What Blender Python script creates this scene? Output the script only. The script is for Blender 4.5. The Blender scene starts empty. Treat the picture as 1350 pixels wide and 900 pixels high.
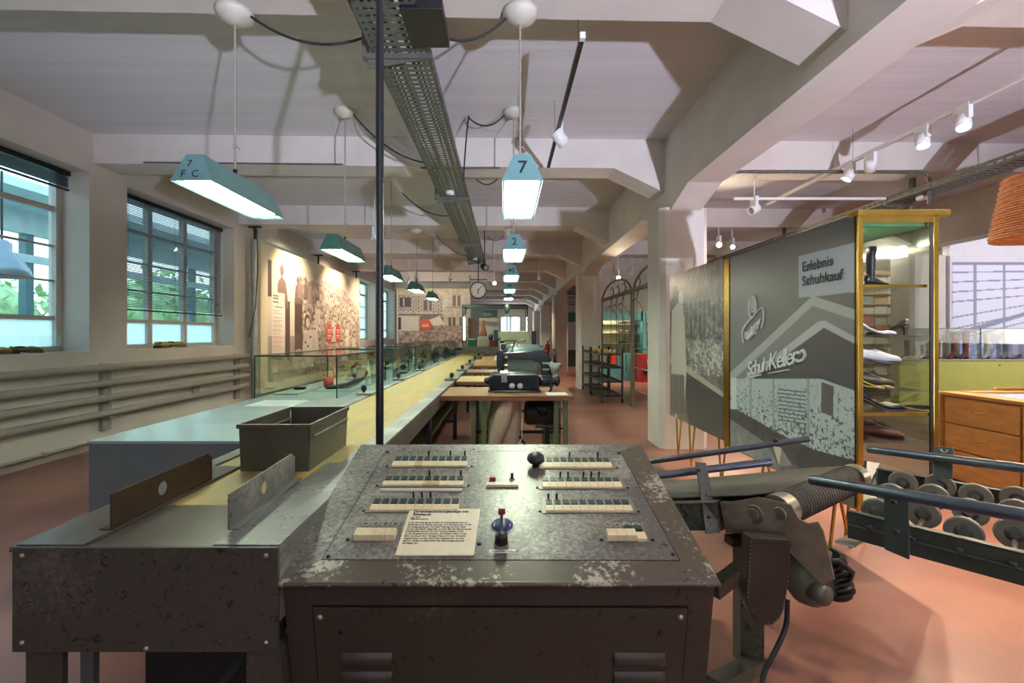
import bpy, math, random
import numpy as np
from mathutils import Vector, Matrix
random.seed(5); rng = np.random.default_rng(5)
SC = bpy.context.scene
COL = SC.collection
PI = math.pi
# ------------------------------------------------------------------ camera, sky, exposure
H = 1.35
cam_d = bpy.data.cameras.new('camera'); cam = bpy.data.objects.new('camera', cam_d); COL.objects.link(cam)
cam.location = (0, 0, H); cam.rotation_euler = (PI/2, 0, 0)
cam_d.sensor_width = 36; cam_d.lens = 16.0
cam_d.shift_x = 10/1350; cam_d.shift_y = -9/1350
cam_d.clip_start = .05; cam_d.clip_end = 300
SC.camera = cam
SC.view_settings.view_transform = 'Standard'; SC.view_settings.look = 'None'
SC.view_settings.exposure = 0.78; SC.view_settings.gamma = 1.0
SC.view_settings.use_curve_mapping = False
SC.cycles.transparent_max_bounces = 48
w = bpy.data.worlds.new('sky'); SC.world = w; w.use_nodes = True
nt = w.node_tree; nt.nodes.clear()
wo = nt.nodes.new('ShaderNodeOutputWorld'); bg = nt.nodes.new('ShaderNodeBackground')
tc = nt.nodes.new('ShaderNodeTexCoord'); sx = nt.nodes.new('ShaderNodeSeparateXYZ'); rp = nt.nodes.new('ShaderNodeValToRGB')
nt.links.new(tc.outputs['Generated'], sx.inputs[0]); nt.links.new(sx.outputs['Z'], rp.inputs[0])
rp.color_ramp.elements[0].position = 0.0; rp.color_ramp.elements[0].color = (.78, .88, .88, 1)
rp.color_ramp.elements[1].position = .7; rp.color_ramp.elements[1].color = (.42, .60, .88, 1)
nt.links.new(rp.outputs[0], bg.inputs[0]); bg.inputs[1].default_value = 2.6
nt.links.new(bg.outputs[0], wo.inputs[0])

def light(name, kind, loc, energy, color=(1, 1, 1), aim=None, size=.1, size_y=None, spot=None, blend=.5):
    d = bpy.data.lights.new(name, kind); d.energy = energy; d.color = color
    if kind == 'AREA':
        d.size = size
        if size_y: d.shape = 'RECTANGLE'; d.size_y = size_y
    elif kind != 'SUN': d.shadow_soft_size = size
    if spot: d.spot_size = math.radians(spot); d.spot_blend = blend
    o = bpy.data.objects.new(name, d); COL.objects.link(o); o.location = loc
    if aim is not None:
        o.rotation_euler = (Vector(aim)-Vector(loc)).to_track_quat('-Z', 'Y').to_euler()
    return o
# unseen bluish spot low behind the camera, its cone aimed up at the ceiling
light('low_rear_spot', 'SPOT', (2.75, -3.3, .45), 1800, (.73, .765, 1.0), aim=(2.61, -2.65, 1.17), size=.07, spot=92, blend=.45)
light('rear_fill', 'AREA', (1.0, -4.9, 2.0), 36, (.86, .90, 1.0), aim=(1.0, 3, 2.0), size=7, size_y=2)  # added fill in front of the solid back wall, no window there
light('showroom_fill', 'AREA', (13.8, 5.0, 2.1), 95, (1.0, .92, .84), aim=(5, 6, 2.2), size=6, size_y=2)  # added fill at the windowless right wall, lifts the showroom ceiling
light('far_window_daylight', 'AREA', (.4, 29.97, 1.75), 70, (.95, .95, 1.0), aim=(.4, 20, 1.7), size=1.3, size_y=1.5)
# ------------------------------------------------------------------ materials
MC = {}
def lin(c):
    return tuple((v/255/12.92 if v/255 <= .04045 else ((v/255+.055)/1.055)**2.4) for v in c)
def newmat(name):
    m = bpy.data.materials.new(name); m.use_nodes = True; return m, m.node_tree, m.node_tree.nodes['Principled BSDF']
def N(t, k, **kw):
    n = t.nodes.new(k)
    for a, b in kw.items(): setattr(n, a, b)
    return n
def mat(name, c, rough=.5, metal=0., var=.08, scale=6., bump=0., bscale=60., spec=.5, c2=None, stretch=(1, 1, 1)):
    """plain procedural paint: base colour with a soft noise variation"""
    if name in MC: return MC[name]
    m, t, b = newmat(name); c = lin(c)
    co = N(t, 'ShaderNodeTexCoord'); mp = N(t, 'ShaderNodeMapping'); mp.inputs['Scale'].default_value = stretch
    t.links.new(co.outputs['Object'], mp.inputs[0])
    n = N(t, 'ShaderNodeTexNoise'); n.inputs['Scale'].default_value = scale; n.inputs['Detail'].default_value = 5
    t.links.new(mp.outputs[0], n.inputs['Vector'])
    r = N(t, 'ShaderNodeValToRGB'); e = r.color_ramp.elements
    lo = tuple(v*(1-var) for v in c); hi = tuple(min(1, v*(1+var)) for v in c) if c2 is None else lin(c2)
    e[0].position = .35; e[0].color = lo+(1,); e[1].position = .65; e[1].color = hi+(1,)
    t.links.new(n.outputs[0], r.inputs[0]); t.links.new(r.outputs[0], b.inputs['Base Color'])
    b.inputs['Roughness'].default_value = rough; b.inputs['Metallic'].default_value = metal
    b.inputs['Specular IOR Level'].default_value = spec
    if bump:
        n2 = N(t, 'ShaderNodeTexNoise'); n2.inputs['Scale'].default_value = bscale; n2.inputs['Detail'].default_value = 4
        t.links.new(mp.outputs[0], n2.inputs['Vector'])
        bp = N(t, 'ShaderNodeBump'); bp.inputs['Strength'].default_value = bump; bp.inputs['Distance'].default_value = .01
        t.links.new(n2.outputs[0], bp.inputs['Height']); t.links.new(bp.outputs[0], b.inputs['Normal'])
    MC[name] = m; return m
def worn(name, paint, bare, big=3., thr=.5, fine=90., rough=.45, metal=.25, dark=(30, 26, 24), brare=.62, width=.12):
    """chipped enamel: paint, rubbed-through metal in patches of its own, dark scratches"""
    if name in MC: return MC[name]
    m, t, b = newmat(name)
    co = N(t, 'ShaderNodeTexCoord')
    n1 = N(t, 'ShaderNodeTexNoise'); n1.inputs['Scale'].default_value = big; n1.inputs['Detail'].default_value = 3
    n2 = N(t, 'ShaderNodeTexNoise'); n2.inputs['Scale'].default_value = fine; n2.inputs['Detail'].default_value = 8; n2.inputs['Roughness'].default_value = .7
    for n in (n1, n2): t.links.new(co.outputs['Object'], n.inputs['Vector'])
    ad = N(t, 'ShaderNodeMath', operation='MULTIPLY_ADD'); ad.inputs[1].default_value = .55; ad.inputs[2].default_value = 0
    t.links.new(n2.outputs[0], ad.inputs[0])
    a2 = N(t, 'ShaderNodeMath', operation='MULTIPLY_ADD'); a2.inputs[1].default_value = .75
    t.links.new(n1.outputs[0], a2.inputs[0]); t.links.new(ad.outputs[0], a2.inputs[2])
    r = N(t, 'ShaderNodeValToRGB'); e = r.color_ramp.elements
    e[0].position = thr+.1; e[0].color = (0, 0, 0, 1); e[1].position = thr+.1+width; e[1].color = (1, 1, 1, 1)
    t.links.new(a2.outputs[0], r.inputs[0])
    mx = N(t, 'ShaderNodeMix', data_type='RGBA'); mx.inputs[6].default_value = lin(paint)+(1,); mx.inputs[7].default_value = lin(bare)+(1,)
    t.links.new(r.outputs[0], mx.inputs[0])
    n3 = N(t, 'ShaderNodeTexNoise'); n3.inputs['Scale'].default_value = fine*.6; n3.inputs['Detail'].default_value = 6; n3.inputs['Distortion'].default_value = 1.5
    t.links.new(co.outputs['Object'], n3.inputs['Vector'])
    r3 = N(t, 'ShaderNodeValToRGB'); e = r3.color_ramp.elements; e[0].position = brare; e[0].color = (0, 0, 0, 1); e[1].position = brare+.03; e[1].color = (1, 1, 1, 1)
    t.links.new(n3.outputs[0], r3.inputs[0])
    m3 = N(t, 'ShaderNodeMix', data_type='RGBA'); m3.inputs[7].default_value = lin(dark)+(1,)
    t.links.new(r3.outputs[0], m3.inputs[0]); t.links.new(mx.outputs[2], m3.inputs[6])
    t.links.new(m3.outputs[2], b.inputs['Base Color'])
    b.inputs['Roughness'].default_value = rough; b.inputs['Metallic'].default_value = metal
    MC[name] = m; return m
def emit(name, c, s):
    if name in MC: return MC[name]
    m, t, b = newmat(name)
    b.inputs['Base Color'].default_value = lin(c)+(1,)
    b.inputs['Emission Color'].default_value = lin(c)+(1,); b.inputs['Emission Strength'].default_value = s
    MC[name] = m; return m
def glass(name, tint=(225, 238, 232), refl=.10, rough=.02):
    if name in MC: return MC[name]
    m = bpy.data.materials.new(name); m.use_nodes = True; t = m.node_tree; t.nodes.clear()
    o = N(t, 'ShaderNodeOutputMaterial'); mx = N(t, 'ShaderNodeMixShader'); tr = N(t, 'ShaderNodeBsdfTransparent'); gl = N(t, 'ShaderNodeBsdfGlossy')
    tr.inputs[0].default_value = lin(tint)+(1,); gl.inputs['Roughness'].default_value = rough
    lw = N(t, 'ShaderNodeFresnel'); lw.inputs['IOR'].default_value = 1.35
    ml = N(t, 'ShaderNodeMath', operation='MULTIPLY'); ml.inputs[1].default_value = refl*10
    t.links.new(lw.outputs[0], ml.inputs[0]); t.links.new(ml.outputs[0], mx.inputs[0])
    t.links.new(tr.outputs[0], mx.inputs[1]); t.links.new(gl.outputs[0], mx.inputs[2]); t.links.new(mx.outputs[0], o.inputs[0])
    MC[name] = m; return m
def printmat(name='print', rough=.4):
    if name in MC: return MC[name]
    m, t, b = newmat(name); a = N(t, 'ShaderNodeAttribute'); a.attribute_name = 'ink'
    t.links.new(a.outputs['Color'], b.inputs['Base Color']); b.inputs['Roughness'].default_value = rough
    MC[name] = m; return m

PLASTER = mat('painted_plaster', (208, 200, 190), .75, var=.05, scale=2.5, bump=.15, bscale=25)
WALLP = mat('wall_plaster', (196, 188, 176), .8, var=.05, scale=2, bump=.15, bscale=30)
CEIL = mat('board_marked_plaster', (206, 202, 202), .7, var=.05, scale=3, bump=.35, bscale=9, stretch=(.12, 2.2, 1))
FLOOR = mat('red_floor_coating', (126, 84, 74), .33, var=.14, scale=1.6, bump=.05, bscale=14, c2=(150, 102, 88))
WHITE = mat('white_enamel', (226, 226, 222), .4, var=.02)
FRAMEP = mat('window_frame_paint', (186, 182, 172), .45, var=.05)
BLACKM = mat('black_metal', (22, 22, 24), .38, var=.1, spec=.5)
DARKM = mat('dark_rubber', (26, 26, 28), .6)
ZINC = mat('galvanised_steel', (104, 106, 96), .45, .4, var=.15, scale=20)
STEEL = mat('brushed_steel', (178, 172, 160), .3, .85, var=.1, scale=30)
GREENM = worn('dark_green_enamel', (66, 70, 60), (92, 94, 84), thr=.62, fine=40, metal=.15, rough=.4)
GREENP = mat('olive_green_paint', (84, 96, 66), .45, var=.1, scale=12)
WOOD = mat('table_wood', (128, 92, 60), .4, var=.15, scale=4, stretch=(1, 14, 14), c2=(146, 106, 70))
WOODE = mat('table_edge_wood', (112, 70, 44), .45, var=.15, scale=4, stretch=(1, 10, 10))
CHERRY = mat('cherry_veneer', (172, 128, 68), .35, var=.08, scale=3, stretch=(2, 2, 8), c2=(186, 142, 78))
BRASS = mat('polished_brass', (196, 160, 72), .25, .85, var=.12, scale=9)
TEAL = mat('teal_lampshade_enamel', (104, 146, 144), .35, var=.06, scale=9)
TEALD = mat('green_lampshade_enamel', (70, 116, 98), .35, var=.08, scale=9)
GLASS = glass('clear_glass', (251, 253, 252), .05); GLASSG = glass('case_glass', (249, 253, 250), .05); WGLASS = glass('window_glass', (236, 248, 248), .04)
FROST = None
PIPEG = mat('radiator_paint', (150, 145, 134), .45, var=.04)
TUBEB = mat('blue_grey_tube', (78, 83, 92), .28, .35, var=.12, scale=18)
LAMPT = emit('fluorescent_tube', (240, 255, 235), 26)
SPOTE = emit('spot_lens', (255, 244, 220), 30)
INK = mat('black_ink', (34, 34, 38), .6, var=.02)
# ------------------------------------------------------------------ mesh builder
WP = {}
class MB:
    def __init__(s): s.v = []; s.f = []; s.sm = []; s.M = None
    def add(s, vs, fs, smooth=False):
        k = len(s.v)
        if s.M is not None: vs = [s.M @ Vector(p) for p in vs]
        s.v += [tuple(p) for p in vs]; s.f += [tuple(i+k for i in f) for f in fs]; s.sm += [smooth]*len(fs); return s
    def box(s, x0, x1, y0, y1, z0, z1):
        return s.add([(x0,y0,z0),(x1,y0,z0),(x1,y1,z0),(x0,y1,z0),(x0,y0,z1),(x1,y0,z1),(x1,y1,z1),(x0,y1,z1)],
                     [(0,3,2,1),(4,5,6,7),(0,1,5,4),(1,2,6,5),(2,3,7,6),(3,0,4,7)])
    def hexa(s, p):
        return s.add(p, [(0,3,2,1),(4,5,6,7),(0,1,5,4),(1,2,6,5),(2,3,7,6),(3,0,4,7)])
    def beam(s, a, b, w, h, up=(0, 0, 1)):
        a = Vector(a); b = Vector(b); d = (b-a).normalized(); u = Vector(up)
        if abs(d.dot(u)) > .98: u = Vector((0, 1, 0))
        r = d.cross(u).normalized()*w/2; u = r.cross(d).normalized()*h/2
        return s.hexa([a-r-u, a+r-u, b+r-u, b-r-u, a-r+u, a+r+u, b+r+u, b-r+u])
    def tube(s, pts, r, n=10, cap=True, closed=False):
        pts = [Vector(p) for p in pts]; L = len(pts); rs = r if isinstance(r, (list, tuple)) else [r]*L
        vs = []; u = None
        for i, p in enumerate(pts):
            if closed: d = pts[(i+1) % L]-pts[i-1]
            else: d = pts[min(i+1, L-1)]-pts[max(i-1, 0)]
            d = d.normalized()
            if u is None:
                u = d.orthogonal().normalized()
            else:
                u = (u-d*u.dot(d))
                u = u.normalized() if u.length > 1e-6 else d.orthogonal().normalized()
            q = d.cross(u)
            for k in range(n):
                a = 2*PI*k/n; vs.append(p+(u*math.cos(a)+q*math.sin(a))*rs[i])
        fs = []
        for i in range(L if closed else L-1):
            j = (i+1) % L
            for k in range(n):
                fs.append((i*n+k, i*n+(k+1) % n, j*n+(k+1) % n, j*n+k))
        s.add(vs, fs, True)
        if cap and not closed:
            s.add(vs[:n], [tuple(range(n))[::-1]]); s.add(vs[-n:], [tuple(range(n))])
        return s
    def cyl(s, a, b, r, n=20, r2=None):
        return s.tube([a, b], [r, r if r2 is None else r2], n)
    def lathe(s, prof, c=(0, 0, 0), n=24, axis=(0, 0, 1), sm=True):
        c = Vector(c); ax = Vector(axis).normalized(); u = ax.orthogonal().normalized(); q = ax.cross(u); vs = []
        for r, z in prof:
            for k in range(n):
                a = 2*PI*k/n; vs.append(c+ax*z+(u*math.cos(a)+q*math.sin(a))*max(r, 1e-4))
        fs = [(i*n+k, i*n+(k+1) % n, (i+1)*n+(k+1) % n, (i+1)*n+k) for i in range(len(prof)-1) for k in range(n)]
        return s.add(vs, fs, sm)
    def prism(s, poly, axis, a, b):
        """poly: 2D points; axis 'y' -> (x,z), 'x' -> (y,z), 'z' -> (x,y)"""
        def P(p, t): return {'y': (p[0], t, p[1]), 'x': (t, p[0], p[1]), 'z': (p[0], p[1], t)}[axis]
        n = len(poly); vs = [P(p, a) for p in poly]+[P(p, b) for p in poly]
        return s.add(vs, [tuple(range(n))[::-1], tuple(range(n, 2*n))]+[(i, (i+1) % n, n+(i+1) % n, n+i) for i in range(n)])
    def ball(s, c, r, n=14, m=8, sc=(1, 1, 1)):
        c = Vector(c); vs = []
        for j in range(m+1):
            t = PI*j/m
            for k in range(n):
                a = 2*PI*k/n; vs.append(c+Vector((math.sin(t)*math.cos(a)*sc[0], math.sin(t)*math.sin(a)*sc[1], math.cos(t)*sc[2]))*r)
        return s.add(vs, [(j*n+k, (j+1)*n+k, (j+1)*n+(k+1) % n, j*n+(k+1) % n) for j in range(m) for k in range(n)], True)
    def build(s, name, m, parent=None, bevel=0, label=None, cat=None, group=None, kind=None, solid=0, origin=None):
        if parent is not None: o0 = WP[parent.name]
        elif origin is not None: o0 = Vector(origin)
        else:
            xs = [p[0] for p in s.v]; ys = [p[1] for p in s.v]; zs = [p[2] for p in s.v]
            o0 = Vector(((min(xs)+max(xs))/2, (min(ys)+max(ys))/2, min(zs)))
        me = bpy.data.meshes.new(name)
        me.from_pydata([(p[0]-o0.x, p[1]-o0.y, p[2]-o0.z) for p in s.v], [], s.f)
        me.polygons.foreach_set('use_smooth', s.sm); me.update()
        import bmesh
        bm = bmesh.new(); bm.from_mesh(me); bmesh.ops.recalc_face_normals(bm, faces=bm.faces)
        bm.to_mesh(me); bm.free()
        if m: me.materials.append(m)
        o = bpy.data.objects.new(name, me); COL.objects.link(o)
        if parent is not None: o.parent = parent; WP[o.name] = o0
        else: o.location = o0; WP[o.name] = o0
        if bevel:
            b = o.modifiers.new('bevel', 'BEVEL'); b.width = bevel; b.segments = 2; b.limit_method = 'ANGLE'; b.angle_limit = .7
        if solid:
            b = o.modifiers.new('thick', 'SOLIDIFY'); b.thickness = solid; b.offset = -1
        props(o, label, cat, group, kind); return o
def props(o, label=None, cat=None, group=None, kind=None):
    if label: o['label'] = label
    if cat: o['category'] = cat
    if group: o['group'] = group
    if kind: o['kind'] = kind
def thing(name, label, cat, loc=(0, 0, 0), group=None, kind=None):
    o = bpy.data.objects.new(name, None); COL.objects.link(o); o.location = loc; o.empty_display_size = .1
    WP[o.name] = Vector(loc); props(o, label, cat, group, kind); return o
def B(*a): return MB().box(*a)
def smooth(pts, n=6):
    pts = [Vector(p) for p in pts]; P = [pts[0]*2-pts[1]]+pts+[pts[-1]*2-pts[-2]]; out = []
    for i in range(1, len(P)-2):
        a, b, c, d = P[i-1:i+3]
        for k in range(n):
            t = k/n; out.append(.5*((2*b)+(c-a)*t+(2*a-5*b+4*c-d)*t*t+(3*b-a-3*c+d)*t**3))
    return out+[pts[-1]]
def struct(name, mb, m, **k): return mb.build(name, m, kind='structure', **k)
def dup(o, parent, off):
    c = o.copy(); COL.objects.link(c); c.parent = parent; c.location = o.location+Vector(off)
    WP[c.name] = WP[o.name]+Vector(off)
    return c
def text(s, size, o, xa, ya, m, parent, name='lettering', align='LEFT', shear=0, ext=.0004, label=None, space=1., line=1., bold=0.):
    cu = bpy.data.curves.new('t', 'FONT'); cu.body = s; cu.size = size; cu.align_x = align; cu.shear = shear
    cu.extrude = ext; cu.offset = bold; cu.space_character = space; cu.space_line = line; cu.resolution_u = 3
    ob = bpy.data.objects.new('t', cu); COL.objects.link(ob)
    dg = bpy.context.evaluated_depsgraph_get(); me = bpy.data.meshes.new_from_object(ob.evaluated_get(dg))
    bpy.data.objects.remove(ob); bpy.data.curves.remove(cu)
    xa = Vector(xa).normalized(); ya = Vector(ya).normalized(); na = xa.cross(ya)
    M = Matrix(((xa.x, ya.x, na.x, 0), (xa.y, ya.y, na.y, 0), (xa.z, ya.z, na.z, 0), (0, 0, 0, 1)))
    M = Matrix.Translation(Vector(o)+na*(ext+.0003)-WP[parent.name]) @ M
    me.transform(M); me.name = name; me.materials.clear(); me.materials.append(m)
    ob = bpy.data.objects.new(name, me); COL.objects.link(ob); ob.parent = parent; WP[ob.name] = WP[parent.name]
    if label: ob['label'] = label
    return ob
def panel_print(name, o, u, v, img, parent, m=None, label=None):
    """a printed sheet: one ink colour per vertex of a fine flat grid; img rows run top to bottom"""
    h, wd = img.shape[:2]; o = Vector(o)-WP[parent.name]; u = Vector(u); v = Vector(v)
    J, I = np.meshgrid(np.linspace(0, 1, h), np.linspace(0, 1, wd), indexing='ij')
    P = np.array(o)[None, None]+I[..., None]*np.array(u)+J[..., None]*np.array(v)
    idx = np.arange(h*wd).reshape(h, wd)
    F = np.stack([idx[:-1, :-1], idx[1:, :-1], idx[1:, 1:], idx[:-1, 1:]], -1).reshape(-1, 4)
    me = bpy.data.meshes.new(name); me.vertices.add(h*wd); me.vertices.foreach_set('co', P.reshape(-1).astype(np.float32))
    me.loops.add(F.size); me.loops.foreach_set('vertex_index', F.reshape(-1).astype(np.int32))
    me.polygons.add(len(F)); me.polygons.foreach_set('loop_start', np.arange(0, F.size, 4, dtype=np.int32))
    me.update(calc_edges=True); me.validate()
    a = me.color_attributes.new('ink', 'FLOAT_COLOR', 'POINT')
    c = np.ones((h*wd, 4), np.float32); c[:, :3] = np.clip(img.reshape(-1, 3), 0, 1)**2.2
    a.data.foreach_set('color', c.reshape(-1)); me.materials.append(m or printmat())
    ob = bpy.data.objects.new(name, me); COL.objects.link(ob); ob.parent = parent; WP[ob.name] = WP[parent.name]
    if label: ob['label'] = label
    return ob
# picture drawing helpers (numpy canvases, x right, y down in 0..1)
def canvas(wd, h, c): 
    a = np.zeros((h, wd, 3)); a[:] = np.array(c)/255; return a
def XY(im):
    h, wd = im.shape[:2]; return np.meshgrid((np.arange(wd)+.5)/wd, (np.arange(h)+.5)/h)
def poly(im, pts, c, alpha=1.):
    x, y = XY(im); ins = np.zeros(x.shape, bool); n = len(pts)
    for i in range(n):
        x1, y1 = pts[i]; x2, y2 = pts[(i+1) % n]
        if y1 == y2: continue
        ins ^= ((y1 > y) != (y2 > y)) & (x < (x2-x1)*(y-y1)/(y2-y1)+x1)
    im[ins] = im[ins]*(1-alpha)+np.array(c)/255*alpha; return ins
def rect(im, x0, y0, x1, y1, c, alpha=1.): return poly(im, [(x0, y0), (x1, y0), (x1, y1), (x0, y1)], c, alpha)
def ell(im, cx, cy, rx, ry, c, alpha=1., ring=0):
    x, y = XY(im); d = ((x-cx)/rx)**2+((y-cy)/ry)**2; k = d < 1
    if ring: k &= d > (1-ring)**2
    im[k] = im[k]*(1-alpha)+np.array(c)/255*alpha
def noise(h, wd, cell, seed):
    r = np.random.default_rng(seed); gh, gw = int(h/cell)+2, int(wd/cell)+2; g = r.random((gh, gw))
    yy = np.arange(h)/cell; xx = np.arange(wd)/cell; y0 = yy.astype(int); x0 = xx.astype(int); fy = (yy-y0)[:, None]; fx = (xx-x0)[None]
    return (g[y0][:, x0]*(1-fy)*(1-fx)+g[y0+1][:, x0]*fy*(1-fx)+g[y0][:, x0+1]*(1-fy)*fx+g[y0+1][:, x0+1]*fy*fx)
# ------------------------------------------------------------------ building
ZS, ZB, ZG = 3.72, 3.37, 2.97        # slab, cross-beam soffit, girder soffit
struct('floor', B(-4.85, 14, -5, 30, -.1, 0), FLOOR)
struct('ceiling', B(-4.85, 14, -5, 30, ZS, ZS+.2), CEIL)
BY = [2.54+2.95*k for k in range(-2, 10)]
def beam_k(y):
    sk = .025
    def pr(mb, xz, y0, y1):
        n = len(xz); vs = [(x, y0+sk*(x), z) for x, z in xz]+[(x, y1+sk*(x), z) for x, z in xz]
        mb.add(vs, [tuple(range(n))[::-1], tuple(range(n, 2*n))]+[(i, (i+1) % n, n+(i+1) % n, n+i) for i in range(n)])
    mb = MB()
    pr(mb, [(-4.85, ZS), (-4.85, ZB), (1.33, ZB), (1.97, ZG+.1), (1.97, ZS)], y, y+.37)
    pr(mb, [(2.3, ZS), (2.3, ZG+.1), (3.0, ZB), (7.0, ZB), (7.75, ZG+.1), (7.75, ZS)], y, y+.37)
    pr(mb, [(8.15, ZS), (8.15, ZG+.1), (8.85, ZB), (14, ZB), (14, ZS)], y, y+.37)
    struct('ceiling_beam', mb, PLASTER)
for y in BY: beam_k(y)
for x0 in (1.95, 7.73):
    mb = MB()
    x1 = x0+.36
    mb.box(x0, x1, -5, 30, ZG, ZS)
    for k in range(-1, 5):            # small haunches where the girder meets each column
        yc = 5.63+5.9*k
        mb.prism([(yc-.8, ZG), (yc-.27, ZG-.16), (yc+.27, ZG-.16), (yc+.8, ZG)], 'x', x0, x1)
    struct('ceiling_girder', mb, PLASTER)
def column(x0, x1, y0):
    c = .06; y1 = y0+.54
    mb = MB().prism([(x0+c, y0), (x1-c, y0), (x1, y0+c), (x1, y1-c), (x1-c, y1), (x0+c, y1), (x0, y1-c), (x0, y0+c)], 'z', 0, ZG-.12)
    struct('column', mb, PLASTER)
for k in range(0, 5):
    column(1.84, 2.41, 5.36+5.9*k)
    if k != 0: column(7.68, 8.22, 5.36+5.9*k)
column(7.70, 8.40, 8.60)
# left wall with window openings between the piers
wins = [(-.0, 2.45), (2.95, 5.32), (5.85, 8.18), (8.9, 11.2), (14.72, 17.1), (17.7, 20.1), (20.6, 23.0), (23.6, 26)]
mb = MB(); XW = -4.85; XO = -5.30; ZW0, ZW1 = 1.155, 3.25
mb.box(XO, XW, -5, 30, -.1, ZW0); mb.box(XO, XW, -5, 30, ZW1, ZS+.2)
py = -5
for a, b in wins+[(30, 30)]:
    mb.box(XO, XW, py, a, ZW0, ZW1); py = b
struct('wall_left', mb, WALLP)
struct('wall_back', B(-4.85, 14, -5.3, -5, 0, ZS), WALLP)
mb = MB(); mb.box(-4.85, -.3, 30, 30.3, 0, ZS); mb.box(1.1, 14, 30, 30.3, 0, ZS); mb.box(-.3, 1.1, 30, 30.3, 0, .9); mb.box(-.3, 1.1, 30, 30.3, 2.6, ZS)
struct('wall_far', mb, WALLP)
struct('wall_right', B(14, 14.3, -5, 30, 0, ZS), WALLP)
struct('baseboard_left', B(-4.85, -4.83, -5, 30, 0, .09), mat('baseboard_paint', (150, 136, 126), .6))
# windows of the left wall
FR = mat('frosted_pane', (196, 224, 226), .3)
def frosted():
    m, t, b = newmat('frosted_glass'); b.inputs['Base Color'].default_value = lin((190, 222, 224))+(1,)
    t.nodes.remove(b); o = t.nodes['Material Output']
    a = N(t, 'ShaderNodeBsdfTranslucent'); a.inputs[0].default_value = lin((232, 246, 244))+(1,)
    c = N(t, 'ShaderNodeBsdfTransparent'); c.inputs[0].default_value = lin((232, 246, 244))+(1,)
    mx = N(t, 'ShaderNodeMixShader'); mx.inputs[0].default_value = .3
    t.links.new(a.outputs[0], mx.inputs[1]); t.links.new(c.outputs[0], mx.inputs[2]); t.links.new(mx.outputs[0], o.inputs[0]); return m
FROST = frosted()
wn = 0
for (a, b) in wins:
    wn += 1; X = -5.22
    t = thing('window_%d' % wn, None, None, (X, (a+b)/2, ZW0), kind='structure')
    fr = MB()
    fr.box(X-.04, X+.05, a, b, ZW0, ZW0+.06); fr.box(X-.04, X+.05, a, b, ZW1-.06, ZW1)
    fr.box(X-.04, X+.05, a, a+.07, ZW0+.06, ZW1-.06); fr.box(X-.04, X+.05, b-.07, b, ZW0+.06, ZW1-.06)
    fr.build('window_frame', FRAMEP, t)
    n = 3; w3 = (b-a-.14)/n
    for i in range(1, n):
        yc = a+.07+w3*i; B(X-.035, X+.045, yc-.04, yc+.04, ZW0+.06, ZW1-.06).build('mullion', FRAMEP, t)
    for (z, hh) in ((1.54, .05), (1.97, .02), (2.37, .02), (2.80, .06)):
        for i in range(n):
            y0 = a+.07+w3*i+(.04 if i else 0); y1 = a+.07+w3*(i+1)-(.04 if i < n-1 else 0)
            B(X-.02, X+.03, y0, y1, z-hh/2, z+hh/2).build('glazing_bar', FRAMEP, t)
    zs = [1.22, 1.515, 1.96, 2.36, 2.77, 3.19]; zt = [1.215, 1.565, 1.98, 2.38, 2.83]
    for i in range(n):
        y0 = a+.07+w3*i+(.04 if i else 0); y1 = a+.07+w3*(i+1)-(.04 if i < n-1 else 0)
        for j in range(5):
            z0 = [1.215, 1.565, 1.98, 2.38, 2.83][j]; z1 = [1.515, 1.96, 2.36, 2.77, 3.19][j]
            B(X-.003, X+.003, y0, y1, z0, z1).build('pane', FROST if j == 0 or wn >= 5 else WGLASS, t)
    p = bpy.data.lights.new('sky_portal', 'AREA'); p.shape = 'RECTANGLE'; p.size = b-a-.02; p.size_y = 2.05; p.cycles.is_portal = True
    po = bpy.data.objects.new('sky_portal', p); COL.objects.link(po); po.location = (-5.29, (a+b)/2, 2.2)
    po.rotation_euler = Vector((1, 0, 0)).to_track_quat('-Z', 'Y').to_euler()
t = thing('window_9', None, None, (.4, 30.1, .9), kind='structure')
fr = MB(); fr.box(-.3, -.22, 30.05, 30.15, .9, 2.6); fr.box(1.02, 1.1, 30.05, 30.15, .9, 2.6); fr.box(.36, .44, 30.05, 30.15, .9, 2.6); fr.box(-.3, 1.1, 30.05, 30.15, .9, .98); fr.box(-.3, 1.1, 30.05, 30.15, 2.52, 2.6)
fr.build('window_frame', FRAMEP, t); B(-.22, 1.02, 30.09, 30.1, .98, 2.52).build('pane', FROST, t)
# venetian blinds
SLAT = mat('blind_slat', (100, 112, 120), .4, .2, var=.05)
def blind(ya, yb, zbot, label, n, packed=False):
    X = -5.08; t = thing('venetian_blind', label, 'blind', (X, (ya+yb)/2, zbot), 'venetian blinds in the left windows')
    B(X-.03, X+.03, ya, yb, 3.19, 3.245).build('head_rail', BLACKM, t)
    B(X-.016, X+.016, ya, yb, zbot, zbot+.018).build('bottom_rail', BLACKM, t)
    step = (3.17-zbot-.03)/n; z = 3.17; a = math.radians(17 if not packed else 5); c, s_ = .0125*math.cos(a), .0125*math.sin(a)
    mb = MB(); mb.hexa([(X-c, ya, z-s_), (X+c, ya, z+s_), (X+c, yb, z+s_), (X-c, yb, z-s_), (X-c, ya, z-s_+.0012), (X+c, ya, z+s_+.0012), (X+c, yb, z+s_+.0012), (X-c, yb, z-s_+.0012)])
    o = mb.build('slat', SLAT, t)
    for i in range(1, n): dup(o, t, (0, 0, -step*i))
    if not packed:
        for f in (.12, .5, .88):
            y = ya+(yb-ya)*f; B(X-.001, X+.001, y-.002, y+.002, zbot, 3.19).build('cord', DARKM, t)
    return t
blind(5.87, 8.16, 1.68, 'grey slatted blind let down over the window behind the hanging teal lamp', 62)
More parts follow.
